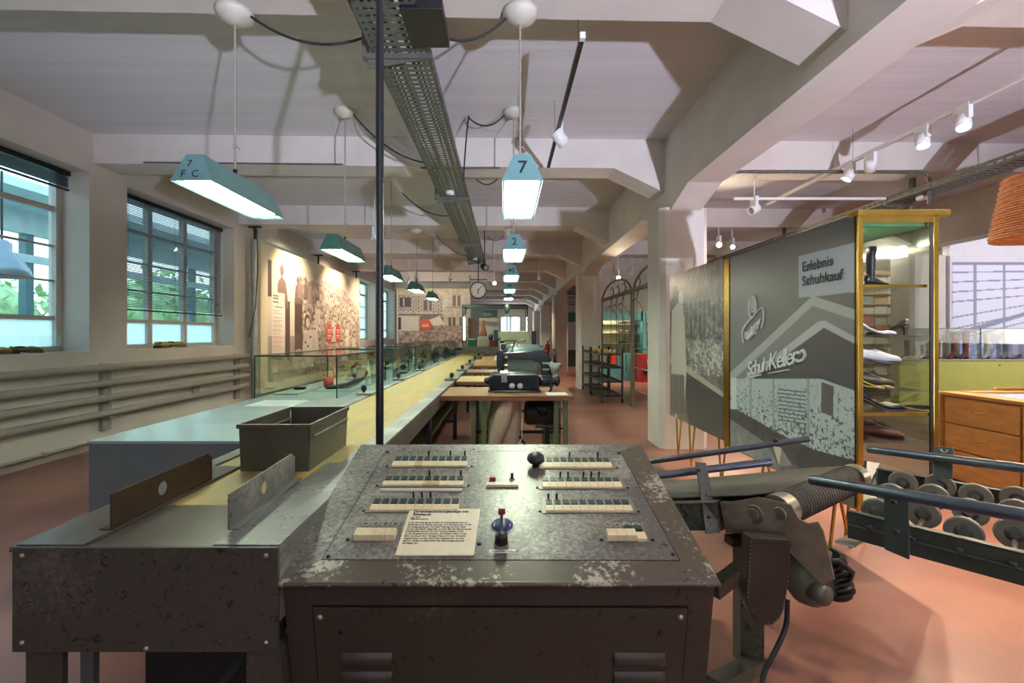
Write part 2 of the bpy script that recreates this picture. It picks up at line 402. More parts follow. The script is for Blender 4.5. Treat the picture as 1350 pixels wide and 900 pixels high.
blind(2.97, 5.30, 3.02, 'dark slatted blind drawn up in a pack at the top of the leftmost window', 12, True)
blind(-.0, 2.44, 2.2, 'slatted blind half lowered in the window beside the camera', 38)
# wall radiator of four long pipes
t = thing('pipe_radiator', 'long grey radiator of four horizontal pipes under the left windows', 'radiator', (-4.75, 6, .3))
for z in (.957, .775, .597, .415):
    mb = MB().tube([(-4.74, -1, z), (-4.74, 8.42, z)], .042, 14); mb.build('pipe', PIPEG, t)
    for y in (2.55, 5.5, 8.2): B(-4.80, -4.72, y-.06, y+.06, z-.06, z-.042).build('pipe_rest', PIPEG, t)
for y in (2.55, 5.5, 8.2): B(-4.85, -4.80, y-.06, y+.06, .2, 1.0).build('bracket', PIPEG, t)
t = thing('heating_pipe', 'thin grey pipe running along the foot of the left wall', 'pipe', (-4.79, 4, .1))
MB().tube([(-4.80, -1, .10), (-4.80, 8.4, .10)], .016, 8).build('pipe', PIPEG, t)
for y in (1.6, 4.75, 7.4): MB().cyl((-4.80, y-.02, .10), (-4.80, y+.02, .10), .024).build('clamp', PIPEG, t)
B(-4.85, -4.80, 7.05, 7.17, .44, .58).build('socket_box', PIPEG, bevel=.005, label='small grey socket box on the wall below the radiator', cat='socket')
# things outside the windows
def leaf_mat():
    m = mat('outdoor_foliage', (150, 190, 120), .7, var=.25, scale=4, c2=(196, 226, 160)); return m
def bush(x, y, z, r, sx, label):
    mb = MB(); rr = random.Random(int(y*10)+7)
    for i in range(520):
        a = rr.uniform(0, 2*PI); b = rr.uniform(-.4, 1) ; q = math.sqrt(max(0, 1-b*b)); k = r*rr.uniform(.7, 1.05)
        c = Vector((x+k*q*math.cos(a), y+sx*k*q*math.sin(a), z+k*b)); s = rr.uniform(.10, .2)
        d = Vector((rr.uniform(-1, 1), rr.uniform(-1, 1), rr.uniform(-1, 1))).normalized(); e = d.orthogonal().normalized()
        mb.add([c-d*s, c+e*s*.5, c+d*s, c-e*s*.5], [(0, 1, 2, 3)])
    t = thing('garden_shrub', label, 'shrub', (x, y, 0), 'shrubs outside the windows')
    mb.build('foliage', leaf_mat(), t, kind='stuff')
    mb = MB(); mb.ball((x, y, z), r*.8, 14, 10, (1, sx, 1)); mb.build('inner_foliage', leaf_mat(), t, kind='stuff')
    MB().tube([(x, y, 0), (x, y, z)], .09, 8).build('stem', mat('bark', (80, 66, 50), .8), t)
bush(-11.8, 9.2, 1.3, 1.9, 1.4, 'light green shrub outside the leftmost window')
bush(-12.0, 15.8, 1.6, 2.0, 1.5, 'light green shrub outside, seen through the slatted blind')
bush(-12.0, 3.5, 1.6, 2.0, 1.5, 'light green shrub outside the window beside the camera')
struct('outdoor_ground', B(-40, -5.32, -20, 60, -.2, -.1), mat('outdoor_paving', (170, 176, 170), .8))
t = thing('outdoor_canopy', 'pale teal canopy on posts outside the left windows', 'canopy', (-8, 8, 0))
PT = mat('pale_teal_steel', (190, 210, 212), .5)
B(-9.4, -7.9, 1, 22, 3.75, 3.9).build('roof', PT, t)
B(-9.4, -9.2, 1, 22, 3.3, 3.75).build('edge_beam', PT, t); B(-9.3, -9.22, 1, 22, 2.75, 2.9).build('rail', PT, t)
for y in (4.3, 8.8, 13.5, 18.5): B(-9.4, -9.25, y, y+.15, -.1, 3.3).build('post', mat('teal_grey_post', (80, 110, 118), .5), t)
t = thing('outdoor_bell_lamp', 'grey bell lamp seen through the leftmost window', 'lamp', (-7.4, 6.7, 2.2))
MB().lathe([(.05, .55), (.11, .5), (.11, .38), (.2, .3), (.3, .12), (.33, 0), (.31, 0), (.28, .12), (.18, .28)], (-7.4, 6.7, 2.2)).build('shade', mat('bell_enamel', (128, 138, 142), .3, .3), t)
MB().cyl((-7.4, 6.7, 2.75), (-7.4, 6.7, 3.76), .015).build('rod', BLACKM, t)
# ------------------------------------------------------------------ hanging lamps
def ceiling_rose(x, y, z, r, label, grp='ceiling roses of the hanging lamps'):
    return MB().lathe([(.001, -.075), (.02, -.075), (r*.55, -.06), (r*.9, -.03), (r, 0), (.001, 0)], (x, y, z), 28).build('ceiling_rose', mat('rose_plastic', (190, 186, 172), .5), label=label, cat='ceiling rose', group=grp)
def shade_lamp(x, y, zb, m, label, num, grp, rot=0.):
    L, W, T, Hh = .81, .223, .095, .155
    t = thing('hanging_lamp', label, 'lamp', (x, y, zb), grp); zc = y+L/2
    a, b = W/2, T/2
    mb = MB(); v = [(x-a, y, zb), (x+a, y, zb), (x+a, y+L, zb), (x-a, y+L, zb), (x-b, y+.035, zb+Hh), (x+b, y+.035, zb+Hh), (x+b, y+L-.035, zb+Hh), (x-b, y+L-.035, zb+Hh)]
    mb.add(v, [(4, 5, 6, 7), (0, 1, 5, 4), (1, 2, 6, 5), (2, 3, 7, 6), (3, 0, 4, 7)])
    mb.build('shade', m, t, solid=.004)
    i = .012
    MB().add([(x-a+i, y+i, zb+.006), (x+a-i, y+i, zb+.006), (x+a-i, y+L-i, zb+.006), (x-a+i, y+L-i, zb+.006), (x-b, y+.05, zb+Hh-.02), (x+b, y+.05, zb+Hh-.02), (x+b, y+L-.05, zb+Hh-.02), (x-b, y+L-.05, zb+Hh-.02)],
             [(4, 5, 6, 7), (0, 1, 5, 4), (1, 2, 6, 5), (2, 3, 7, 6), (3, 0, 4, 7)]).build('reflector', mat('white_reflector', (250, 250, 245), .5, var=0), t, solid=.002)
    for s in (-.06, 0, .06):
        MB().cyl((x+s, y+.05, zb+.035), (x+s, y+L-.06, zb+.035), .021, 12).build('tube', LAMPT, t)
        B(x+s-.016, x+s+.016, y+L-.06, y+L-.02, zb+.015, zb+.06).build('lamp_holder', WHITE, t)
    MB().lathe([(.001, .05), (.012, .05), (.012, .02), (.02, 0), (.001, 0)], (x, y+L/2, zb+Hh)).build('hook', BLACKM, t)
    if num: text(num, .105 if len(num) < 2 else .09, (x, y+.010, zb+.045), (1, 0, 0), (0, .22, 1), INK, t, 'number', 'CENTER', bold=.0015)
    return t
CH = mat('lamp_cord', (150, 140, 126), .6, var=.3, scale=200)
def cord(x, y, z0, z1, label):
    mb = MB(); mb.tube([(x, y, z0), (x, y, z1)], .007, 6)
    z = z0+.03
    while z < z1:
        mb.tube([(x+.006, y, z), (x-.006, y, z+.012)], .006, 5); z += .06
    mb.tube([(x-.014, y, z0+.14), (x+.02, y, z0+.145), (x+.028, y, z0+.13)], .004, 5)
    return mb.build('lamp_cord', CH, label=label, cat='cord', group='cords of the hanging lamps')
ordn = ['nearest', 'second', 'third', 'fourth', 'fifth']
nums = ['7', '2', '40', '40', '40']
for k in range(5):
    y = 2.45+1.97*k; zc = y+.405
    under = any(b-.06 < zc < b+.43 for b in BY); zt = ZB if under else ZS
    shade_lamp(.098, y, 2.18, TEAL, 'teal trapezoid lamp %s, %s of the row above the sewing tables' % (('numbered %s' % nums[k]) , ordn[k]), nums[k], 'lamps above the sewing tables')
    cord(.098, zc, 2.38, zt-.07, 'pale cord holding the %s lamp of the row above the sewing tables' % ordn[k])
    ceiling_rose(.098, zc, zt, .115, 'round ceiling rose above the %s lamp over the sewing tables' % ordn[k])
    m = TEAL if k == 0 else TEALD
    shade_lamp(-1.69, y, 2.18, m, ('teal trapezoid lamp with black scribbles' if k == 0 else 'green trapezoid lamp')+', %s of the row above the glass cases' % ordn[k], '0' if k == 2 else None, 'lamps above the glass cases')
    cord(-1.69, zc, 2.38, zt-.07, 'pale cord holding the %s lamp of the row above the glass cases' % ordn[k])
    ceiling_rose(-1.69, zc, zt, .115, 'round ceiling rose above the %s lamp over the glass cases' % ordn[k])
# scribbles on the nearest left lamp
l0 = [o for o in COL.objects if o.get('label', '').startswith('teal trapezoid lamp with black')][0]
for (s, dx) in (('7', -.02), ('F', -.045), ('C', .02)):
    text(s, .06, (-1.69+dx, 2.4525 + (.0135 if s == '7' else 0), 2.20+(.06 if s == '7' else .0)), (1, 0, 0), (0, .22, 1), INK, l0, 'scribble', 'CENTER')
def sag(a, b, d, n=12):
    a = Vector(a); b = Vector(b); return [a.lerp(b, i/n)+Vector((0, 0, -d*4*(i/n)*(1-i/n))) for i in range(n+1)]
cabs = [((-1.6, 2.85, 3.35), (-.85, 2.95, 3.3), .12, 'sagging black cable from the near left ceiling rose to the cable tray'),
        ((.02, 2.85, 3.34), (-.45, 2.85, 3.25), .10, 'sagging black cable from the near middle ceiling rose to the cable tray'),
        ((0, 4.83, 3.68), (-.38, 4.85, 3.66), .1, 'sagging black cable from the second ceiling rose over the tables'),
        ((-.38, 4.85, 3.68), (-.47, 5.2, 3.1), -.08, 'black cable dropping from the slab to the cable tray before the second beam'),
        ((-1.6, 4.83, 3.68), (-.85, 4.9, 3.2), .1, 'sagging black cable from the second ceiling rose over the glass cases'),
        ((0, 10.73, 3.68), (-.4, 10.75, 3.66), .1, 'sagging black cable from a far ceiling rose over the tables'),
        ((-1.6, 10.73, 3.68), (-.85, 10.75, 3.2), .1, 'sagging black cable from a far ceiling rose over the glass cases'),
        ((-1.55, 6.9, 3.5), (-.85, 6.9, 3.15), .1, 'sagging black cable behind the second beam, left of the tray'),
        ((-.1, 6.9, 3.71), (-.42, 6.9, 3.70), .08, 'sagging black cable behind the second beam, right of the tray')]
for a, b, d, lb in cabs:
    MB().tube(sag(a, b, d), .008, 6).build('sagging_cable', DARKM, label=lb, cat='cable')
# ------------------------------------------------------------------ cable trays
def tray(x0, x1, z, y0, y1, label, step, brk, side=1):
    t = thing('cable_tray', label, 'cable tray', ((x0+x1)/2, (y0+y1)/2, z), 'perforated cable trays')
    for x in (x0, x1):
        s = 1 if x == x0 else -1
        mb = MB(); mb.box(min(x, x+s*.004), max(x, x+s*.004), y0, y1, z, z+.03); mb.box(min(x, x+s*.004), max(x, x+s*.004), y0, y1, z+.045, z+.075)
        y = y0
        while y < y1: mb.box(min(x, x+s*.004), max(x, x+s*.004), y, y+.03, z+.03, z+.045); y += .09
        mb.box(min(x, x+s*.018), max(x, x+s*.018), y0, y1, z+.075, z+.079)
        mb.build('side_rail', ZINC, t)
    mb = MB(); y = y0
    for f in (0.03, .14, .5, .86, .97):
        xx = x0+(x1-x0)*f; mb.box(xx-.012, xx+.012, y0, y1, z, z+.003)
    while y < y1: mb.box(x0, x1, y, y+step*.68, z+.0005, z+.0025); y += step
    mb.build('perforated_bottom', ZINC, t, kind='stuff')
    mb = MB(); 
    for i, (xx, r) in enumerate(((x0+.06, .012), (x0+.1, .009), (x0+.15, .014), (x1-.08, .01), (x1-.12, .012))):
        mb.tube([(xx+.01*math.sin(q*1.7+i), y0+(y1-y0)*q/14, z+.003+r) for q in range(15)], r, 6)
    mb.build('cables', DARKM, t, kind='stuff')
    for y in brk:
        mb = MB()
        if side > 0:
            mb.box(x0-.06, x1+.02, y-.02, y+.02, z-.035, z-.003); mb.box(x0-.06, x0-.03, y-.03, y+.03, z-.03, z+.12)
            mb.prism([(x0-.03, z-.035), (x0-.03, z-.09), (x1-.05, z-.035)], 'y', y-.003, y+.003)
            mb.box(x0-.06, x0-.02, y-.03, y+.03, z+.12, ZB)
        else:
            mb.box(x0-.02, x1+.03, y-.02, y+.02, z-.03, z-.003)
            mb.box(x1+.02, x1+.06, y-.03, y+.03, z-.12, ZB)
        mb.build('bracket', ZINC, t)
    return t
tr = tray(-.825, -.47, 3.105, -1.5, 11.3, 'long perforated steel cable tray hung from the beams above the conveyor', .055, [2.85+2.95*k for k in range(-1, 3)]+[10.9])
for y in (5.55, 10.4):
    MB().lathe([(.001, -.04), (.045, -.04), (.05, -.03), (.05, 0), (.001, 0)], (-.66, y, 3.10)).build('smoke_detector', WHITE, label='round white smoke detector under the cable tray'+(' at the second beam' if y < 6 else ' above the clock'), cat='detector')
B(-.56, -.33, 2.42, 2.75, 3.08, 3.14).build('loudspeaker', BLACKM, bevel=.006, label='flat black loudspeaker beside the near end of the cable tray', cat='loudspeaker')
tray(4.95, 5.25, 3.05, -1, 12.0, 'perforated steel cable tray crossing the showroom ceiling on the right', .07, [5.9, 8.6], -1)
MB().lathe([(.001, -.04), (.06, -.04), (.065, 0), (.001, 0)], (5.1, 5.55, 3.04)).build('smoke_detector', WHITE, label='round white smoke detector under the right cable tray', cat='detector')
mb = MB(); mb.tube([(2.6, 5.42, 3.29), (4.95, 5.42, 3.29), (5.03, 5.42, 3.27), (5.06, 5.42, 3.2), (5.06, 5.42, 2.9)], .02, 8)
mb.build('ceiling_conduit', ZINC, label='grey conduit along the beam right of the front column, bent down at the cable tray', cat='conduit')
MB().tube([(-1.0, 5.43, 3.34), (-.05, 5.43, 3.34)], .012, 6).build('ceiling_conduit', ZINC, label='thin conduit along the second beam right of the cable tray', cat='conduit')
MB().tube([(-4.2, 5.3, 3.355), (-1.9, 5.36, 3.355)], .010, 6).build('ceiling_conduit', ZINC, label='thin dark conduit along the second beam above the blind', cat='conduit')
# ------------------------------------------------------------------ track lights
def track(x, y0, y1, z, m, label, wires):
    t = thing('lighting_track', label, 'track', (x, (y0+y1)/2, z), 'suspended lighting tracks')
    B(x-.016, x+.016, y0, y1, z-.018, z+.018).build('rail', m, t)
    B(x-.018, x+.018, y0-.04, y0, z-.02, z+.02).build('end_cap', WHITE, t)
    for y in wires: MB().tube([(x, y, z+.018), (x, y, ZS)], .0025, 5).build('suspension_wire', ZINC, t)
track(.51, 3.0, 5.28, 3.30, BLACKM, 'black lighting track hanging right of lamp 7', (3.15, 4.6))
track(3.98, .3, 6.9, 3.33, WHITE, 'white lighting track hanging in the showroom on the right', (3.1, 5.2))
B(2.98, 5.2, 5.9, 5.93, 3.10, 3.13).build('short_lighting_track', WHITE, label='short white lighting track across the showroom behind the second beam', cat='track')
def spotlight(x, y, z, d, on, label, m=WHITE, r=.055, L=.12, e=35, box=True, stem=None):
    d = Vector(d).normalized(); p = Vector((x, y, z))
    t = thing('spotlight', label, 'spotlight', tuple(p), 'ceiling spotlights')
    if box: B(x-.02, x+.02, y-.07, y+.07, z+.02, z+.16).build('driver_box', m, t, bevel=.004)
    c = p+d*.0
    if stem is None and not any(abs(x-q) < .06 for q in (.51, .53, 3.98)): stem = ZB if any(q-.05 < y-.025*x < q+.4 for q in BY) else ZS
    if stem: MB().cyl((x, y, z+.16), (x, y, stem), .008, 8).build('stem', m, t)
    MB().cyl(p+Vector((0, 0, .03)), c, .012).build('joint', m, t)
    MB().lathe([(.001, -L*.5), (r*.9, -L*.5), (r, -L*.45), (r, L*.5), (r*.86, L*.5), (r*.84, L*.42), (.001, L*.42)], c, 22, d).build('housing', m, t)
    MB().lathe([(r*.8, L*.425), (.001, L*.43)], c, 22, d).build('lens', SPOTE if on else mat('unlit_lens', (150, 150, 150), .2), t)
    if on and e:
        q = c+d*(L*.5+.02); light('spot_beam', 'SPOT', q, e, (1, .80, .57), aim=q+d, size=.04, spot=95, blend=.8)
spotlight(.53, 4.33, 3.22, (.8, .3, -.9), False, 'white unlit spotlight on the black track beside lamp 7', r=.06, L=.15)
spotlight(3.98, 3.95, 3.19, (-.25, -.35, -1), True, 'lit white spotlight at the right end of the showroom track', e=200)
spotlight(3.98, 4.33, 3.19, (-.2, -.3, -1), True, 'lit white spotlight second from the right on the showroom track', e=200)
spotlight(3.98, 4.95, 3.19, (.5, .7, -.8), False, 'white spotlight in the middle of the showroom track turned away')
spotlight(3.98, 5.25, 3.19, (-.6, .2, -1), True, 'white spotlight at the left end of the showroom track pointing down', e=110)
spotlight(3.25, 5.92, 2.98, (-.8, -.2, -.4), False, 'small white spotlight under the short cross track')
spotlight(4.05, 8.6, 3.05, (-.3, -1, -.25), True, 'dazzling spotlight behind the front column, largest of the pair', e=200)
spotlight(4.4, 8.8, 3.05, (-.2, -1, -.35), True, 'lit spotlight just right of the dazzling one', e=110, r=.045)
spotlight(3.78, 9.1, 3.0, (-.2, -1, -.35), True, 'lit spotlight half hidden at the edge of the front column', e=0, r=.045)
spotlight(2.55, 10.2, 2.63, (-.1, -1, -.3), True, 'lit spotlight above the arched pipe rack', e=90, r=.05)
spotlight(-.45, 10.2, 2.7+.16, (.6, -.8, -.3), False, 'black spotlight at the end of the cable tray above the clock', m=BLACKM, r=.07, L=.16)
spotlight(-.25, 11.2, 2.62, (.1, -1, -.2), True, 'small lit spotlight right of the black one near the clock', e=25, r=.05)
spotlight(-2.1, 7.35, 2.93, (-1, .2, -.7), True, 'lit spotlight left of the black pole aimed at the crowd picture', e=60, r=.04)
for i, (x, y, z) in enumerate([(-3.4, 9.7, 3.2), (-3.4, 12.2, 3.2), (-3.0, 14.2, 3.0)]):
    spotlight(x, y, z, (-1, .1, -.75), True, 'white spotlight aimed at the crowd picture, %s along the left wall' % ordn[i], e=200)
for i, (x, y) in enumerate([(-2.6, 13.4), (-1.6, 13.4), (-3.5, 13.4)]):
    spotlight(x, y, 3.0, (0, 1, -.35), False, 'small white spotlight %s under the far beams before the street picture' % ['in the middle', 'on the right', 'on the left'][i])
    light('street_wash', 'SPOT', (x, y+.15, 2.95), 60, (1, .85, .62), aim=(x, 17.2, 1.9), size=.05, spot=80, blend=.7)
light('photo_wall_wash', 'SPOT', (9.0, 5.0, 3.2), 260, (.90, .90, 1.0), aim=(9.8, 8.6, 1.6), size=.05, spot=120, blend=.9)  # added spot without a fixture, brightens the bluish picture wall
for yy in (.6, 2.2): spotlight(3.98, yy, 3.19, (-.35, .1, -1), True, 'added out-of-view spotlight of the showroom track %s, above the roller conveyor' % ('nearer the counter' if yy > 1 else 'nearest the back wall'), e=200)  # out-of-view spots added to warm and brighten the floor on the right

for i, (x, y, zz) in enumerate([(5.4, 11.6, 3.1), (3.3, 11.8, 2.95), (4.6, 12.4, 3.1), (1.0, 13.2, 3.0), (1.0, 17.4, 3.0), (1.0, 21.5, 3.0), (3.4, 17, 3.0)]):
    spotlight(x, y, zz, (-.15, .35, -1) if i < 3 else (.1, .1, -1), True, 'small added spotlight under the far ceiling, %s counted from the teal cabinets inwards' % ['first', 'second', 'third', 'fourth', 'fifth', 'sixth', 'seventh'][i], e=120, r=.045)  # spots put in to brighten the dim far part of the room
# ------------------------------------------------------------------ large printed panels
def onX(c, yl, yr, zt, zb):
    """turns a point of the print, as seen in the reference, into print coordinates (0..1)"""
    def f(p):
        Y = 600*c/(p[0]-665); z = H-(p[1]-441)*Y/600; return ((Y-yl)/(yr-yl), (zt-z)/(zt-zb))
    return f
CREAM = mat('cream_board', (226, 212, 178), .55, var=.03)
# crowd picture on the left
t = thing('picture_wall', 'large cream board with a brown photograph of a crowd on a stair, along the left wall', 'picture', (-4.6, 11.5, .23))
B(-4.66, -4.61, 8.6, 14.5, .23, 3.1).build('board', CREAM, t)
for y in (8.62, 11.5, 14.45):
    pass
im = canvas(330, 160, (226, 212, 178)); f = onX(-4.6, 8.6, 14.5, 3.1, .23)
U = lambda *p: [f(q) for q in p]
rect(im, .045, .1, .985, .93, (206, 192, 174))
x, y = XY(im)
n1 = noise(160, 330, 3.2, 1); n2 = noise(160, 330, 7, 2); n3 = noise(160, 330, 1.6, 3)
contour = np.interp(x, [0, .2, .26, .34, .45, .56, .7, .87, .985], [.9, .5, .15, .17, .16, .12, .15, .25, .36])
crowd = (y > contour+.03*(n2-.5)) & (x > .24) & (x < .985) & (y < .93)
tone = .42+.75*(n1-.5)+.35*(n3-.5)+.15*(x-.5)
for c_, (a, b) in enumerate(((112, 212), (92, 196), (86, 178))):
    im[..., c_] = np.where(crowd, np.clip((a+(b-a)*np.clip(tone*1.3, 0, 1))/255, 0, 1), im[..., c_])
g = (x > .045) & (x < .24) & (y > .62) & (y < .93); im[g] = im[g]*.75
rect(im, .045, .1, .07, .35, (90, 76, 70)); rect(im, .165, .36, .20, .80, (96, 78, 74))
rect(im, .235, .33, .30, .66, (92, 74, 70)); rect(im, .235, .60, .34, .78, (104, 86, 80))
for (cx, cy, s, tn) in ((.14, .15, 1.2, 110), (.262, .19, .8, 110), (.283, .17, .7, 130), (.33, .17, .7, 120), (.37, .2, .7, 150)):
    ell(im, cx, cy, .012*s, .035*s, (tn, tn-18, tn-26)); poly(im, [(cx-.03*s, cy+.22*s), (cx-.024*s, cy+.07*s), (cx, cy+.03*s), (cx+.026*s, cy+.07*s), (cx+.04*s, cy+.22*s)], (tn+8, tn-10, tn-18))
for (cx, cy, s) in ((.345, .50, 1.5), (.41, .46, 1.3), (.44, .33, 1.0), (.62, .45, .9), (.8, .5, .9), (.9, .6, 1)):
    ell(im, cx, cy, .016*s, .036*s, (96, 76, 68)); ell(im, cx+.004, cy+.012, .011*s, .026*s, (214, 196, 180))
    poly(im, [(cx-.035*s, cy+.25*s), (cx-.022*s, cy+.05*s), (cx+.022*s, cy+.05*s), (cx+.04*s, cy+.25*s)], (222, 210, 194), .8)
for i in range(60):
    cx, cy = rng.uniform(.32, .97), rng.uniform(.25, .72)
    if cy > np.interp(cx, [0, .26, .56, .87, 1], [.9, .2, .2, .3, .4]): ell(im, cx, cy, .007, .020, (220, 206, 190), .8); ell(im, cx, cy-.018, .008, .010, (80, 64, 60), .9)
ell(im, .13, .85, .07, .10, (186, 170, 154), .8); ell(im, .27, .80, .05, .08, (200, 186, 170), .8); ell(im, .12, .74, .05, .05, (110, 92, 84), .7)
rect(im, .072, .31, .160, .745, (214, 206, 194), .85)
for k, yy in enumerate(np.arange(.44, .72, .016)): rect(im, .082, yy, .082+.066*(.7+.3*((k*7) % 5)/4), yy+.006, (150, 140, 132) if yy < .58 else (196, 130, 110), .8)
rect(im, .09, .412, .145, .417, (70, 60, 56))
for i in range(3): rect(im, .078, .33+.022*i, .115, .341+.022*i, (90, 82, 76), .8)
for (uu) in (.571, .678):
    ell(im, uu, .60, .034, .095, (206, 84, 70)); ell(im, uu, .60, .005, .12, (206, 84, 70))
    for yy in (.565, .585, .615, .635): rect(im, uu-.02, yy, uu+.02, yy+.007, (246, 200, 180))
panel_print('photograph', (-4.605, 8.6, 3.1), (0, 5.9, 0), (0, 0, -2.87), im, t)
# street picture across the far end
t = thing('picture_wall', 'cream wall with a brown street photograph and red dot, behind the far glass cases', 'picture', (-2.7, 17.3, 0))
B(-4.1, -1.3, 17.32, 17.42, 0, 3.1).build('board', CREAM, t)
im = canvas(190, 170, (214, 204, 188)); x, y = XY(im); n1 = noise(170, 190, 5, 11); n2 = noise(170, 190, 2, 12)
rect(im, 0, 0, 1, .085, (228, 212, 172))
im *= (0.90+.2*(n1-.5))[..., None]
poly(im, [(0, .09), (.62, .09), (.62, .38), (0, .30)], (196, 182, 172))
for k in range(9):
    yy = .10+.026*k; poly(im, [(0, yy), (.62, yy+.03), (.62, yy+.036), (0, yy+.006)], (84, 72, 76))
    for j in range(9):
        xx = .07*j+(.035 if k % 2 else 0); 
        if xx < .6: rect(im, xx, yy+.004+xx*.05, xx+.008, yy+.03+xx*.05, (84, 72, 76))
for (a, b, c, d) in ((.02, .13, .18, .27), (.36, .17, .47, .32)): rect(im, a, b, c, d, (86, 70, 76)); rect(im, a+.05, b+.01, a+.07, d-.01, (190, 180, 176))
for (a, b, c, d) in ((.76, .10, .87, .26), (.70, .42, .80, .62), (.86, .42, .93, .60)):
    rect(im, a, b, c, d, (96, 80, 82)); rect(im, (a+c)/2-.01, b, (a+c)/2+.01, d, (200, 190, 180))
rect(im, .0, .37, .62, .395, (90, 76, 76), .8); rect(im, .68, .27, .93, .285, (100, 84, 84))
poly(im, [(.3, .40), (.5, .38), (.64, .42), (.60, .60), (.3, .62)], (120, 100, 96)); poly(im, [(.42, .46), (.58, .40), (.64, .52), (.5, .56)], (226, 216, 204))
poly(im, [(.02, .4), (.28, .42), (.28, .64), (.02, .64)], (214, 206, 196)); rect(im, 0, .42, .04, .6, (80, 66, 70))
g = (y > .54) & (x > .5); im[g] = (np.stack([.36+.5*n2, .30+.48*n2, .28+.46*n2], -1))[g]
g = (y > .62); im[g] = (np.stack([.42+.42*n1, .36+.4*n1, .34+.38*n1], -1))[g]
ell(im, .38, .53, .085, .088, (212, 84, 70))
for yy in (.51, .53, .55): rect(im, .33, yy, .43, yy+.009, (240, 190, 170))
panel_print('photograph', (-4.04, 17.315, 3.1), (2.72, 0, 0), (0, 0, -2.6), im, t)
# posts under the beams at the left wall
for i, y in enumerate((8.5, 11.55, 14.5)):
    t = thing('support_post', '%s white steel post clamped under a beam beside the crowd picture' % ['near', 'middle', 'far'][i], 'post', (-4.66, y, 0), 'clamped posts along the left wall')
    MB().cyl((-4.66-(.06 if i else 0), y, 0), (-4.66-(.06 if i else 0), y, 3.12), .055 if i == 0 else .04, 18).build('pole', mat('post_paint', (176, 176, 172), .35, .3), t)
    xx = -4.66-(.06 if i else 0)
    MB().cyl((xx, y, 3.12), (xx, y, 3.34), .022).build('screw_spindle', BLACKM, t); B(xx-.11, xx+.11, y-.04, y+.04, 3.345, 3.37).build('head_plate', BLACKM, t)
MB().tube([(-4.58, 8.42, 3.3), (-4.56, 8.42, 2.6), (-4.60, 8.42, 1.9), (-4.72, 8.42, 1.3)], .008, 6).build('post_cable', DARKM, label='thin black cable hanging down the near white post', cat='cable')
# shop pictures on the right
SHOPP = printmat('glossy_print', .28)
t = thing('photo_display', 'grey photo panel of a shop front, beside the brass showcase', 'display panel', (1.9, 3.14, .4), 'grey photo panels of the brass showcase')
B(1.905, 1.93, 2.47, 3.83, .41, 2.0).build('board', mat('panel_board', (60, 60, 60), .5), t)
im = canvas(330, 380, (118, 116, 114)); f = onX(1.9, 3.83, 2.47, 2.0, .41); x, y = XY(im)
U = lambda *p: [f(q) for q in p]
im *= (1.06-.18*x)[..., None]
poly(im, U((962, 492), (1071, 390), (1130, 409), (1130, 423), (1071, 403), (962, 508)), (170, 176, 172))
poly(im, U((962, 505), (1071, 403), (1130, 423), (1130, 446), (1085, 424), (962, 524)), (132, 132, 130))
poly(im, U((962, 514), (1078, 424), (1088, 423), (1130, 446), (1130, 455), (1086, 432), (962, 521)), (184, 188, 184))
poly(im, U((962, 521), (1086, 432), (1130, 455), (1130, 517), (1082, 500), (962, 510)), (92, 90, 90))
wmask = poly(im, U((962, 499), (1082, 499), (1130, 516), (1130, 607), (1073, 592), (1029, 572), (971, 539), (962, 539)), (182, 192, 190))
n1 = noise(380, 330, 3, 21); n2 = noise(380, 330, 9, 22); n3 = noise(380, 330, 1.7, 23)
den = np.clip((y-.52)*2.2, 0.05, .9)
sp = wmask & ((n1*.6+n3*.4) < .16+.40*den); im[sp] = im[sp]*.48
for xx in (988, 1018, 1064): poly(im, U((xx, 499), (xx+3, 499), (xx+3, 592), (xx, 585)), (150, 158, 158))
poly(im, U((1083, 503), (1099, 509), (1098, 549), (1082, 543)), (104, 96, 96)); poly(im, U((964, 498), (971, 498), (971, 539), (964, 539)), (206, 212, 208))
for k in range(9): poly(im, U((1026, 512+k*5), (1062, 516+k*5.2), (1062, 517.6+k*5.2), (1026, 513.6+k*5)), (84, 88, 92))
poly(im, U((962, 539), (971, 539), (1029, 572), (1073, 592), (1130, 607), (1130, 640), (1060, 620), (962, 551)), (88, 85, 84))
poly(im, U((962, 551), (1010, 584), (1030, 620), (1130, 680), (1130, 690), (962, 690)), (136, 140, 136))
g = y > .80; im[g] = im[g]*(0.9+.2*n2[g])[:, None]
poly(im, U((1053, 338), (1130, 319), (1130, 385), (1053, 393)), (168, 174, 184))
def PX(px, py): Y = 1140/(px-665); return (1.894, Y, H-(py-441)*Y/600)
panel_print('photograph', (1.9, 3.83, 2.0), (0, -1.36, 0), (0, 0, -1.59), im, t, SHOPP)
text('Erlebnis\nSchuhkauf', .086, PX(1058.5, 358), (0, -1, 0), (0, 0, 1), mat('print_dark', (40, 42, 50), .5), t, 'lettering', line=1.05, bold=.0012)
PW = mat('print_light', (222, 226, 222), .5, var=.02)
a_, b_ = Vector(PX(986, 495)), Vector(PX(1062, 476)); d_ = (b_-a_).normalized(); up_ = Vector((0, 0, 1))-d_*d_.z
text('Schuh', .145, a_, d_, up_, PW, t, 'sign_lettering', shear=.35, ext=.001, space=.80, bold=.002)
a2 = Vector(PX(1010, 489))
text('-Keller', .168, a2, d_, up_, PW, t, 'sign_lettering', shear=.35, ext=.001, space=.82, bold=.001)
MB().tube(smooth([PX(1047, 478), PX(1050, 474), PX(1054, 476), PX(1060, 474), PX(1063, 467), PX(1060, 462), PX(1055, 466)]), .011, 6).build('lettering_swash', PW, t)
MB().tube([PX(988, 498), PX(1005, 494)], .004, 5).build('lettering_underline', PW, t)
MB().tube([PX(1014, 492), PX(1042, 487)], .004, 5).build('lettering_underline', PW, t)
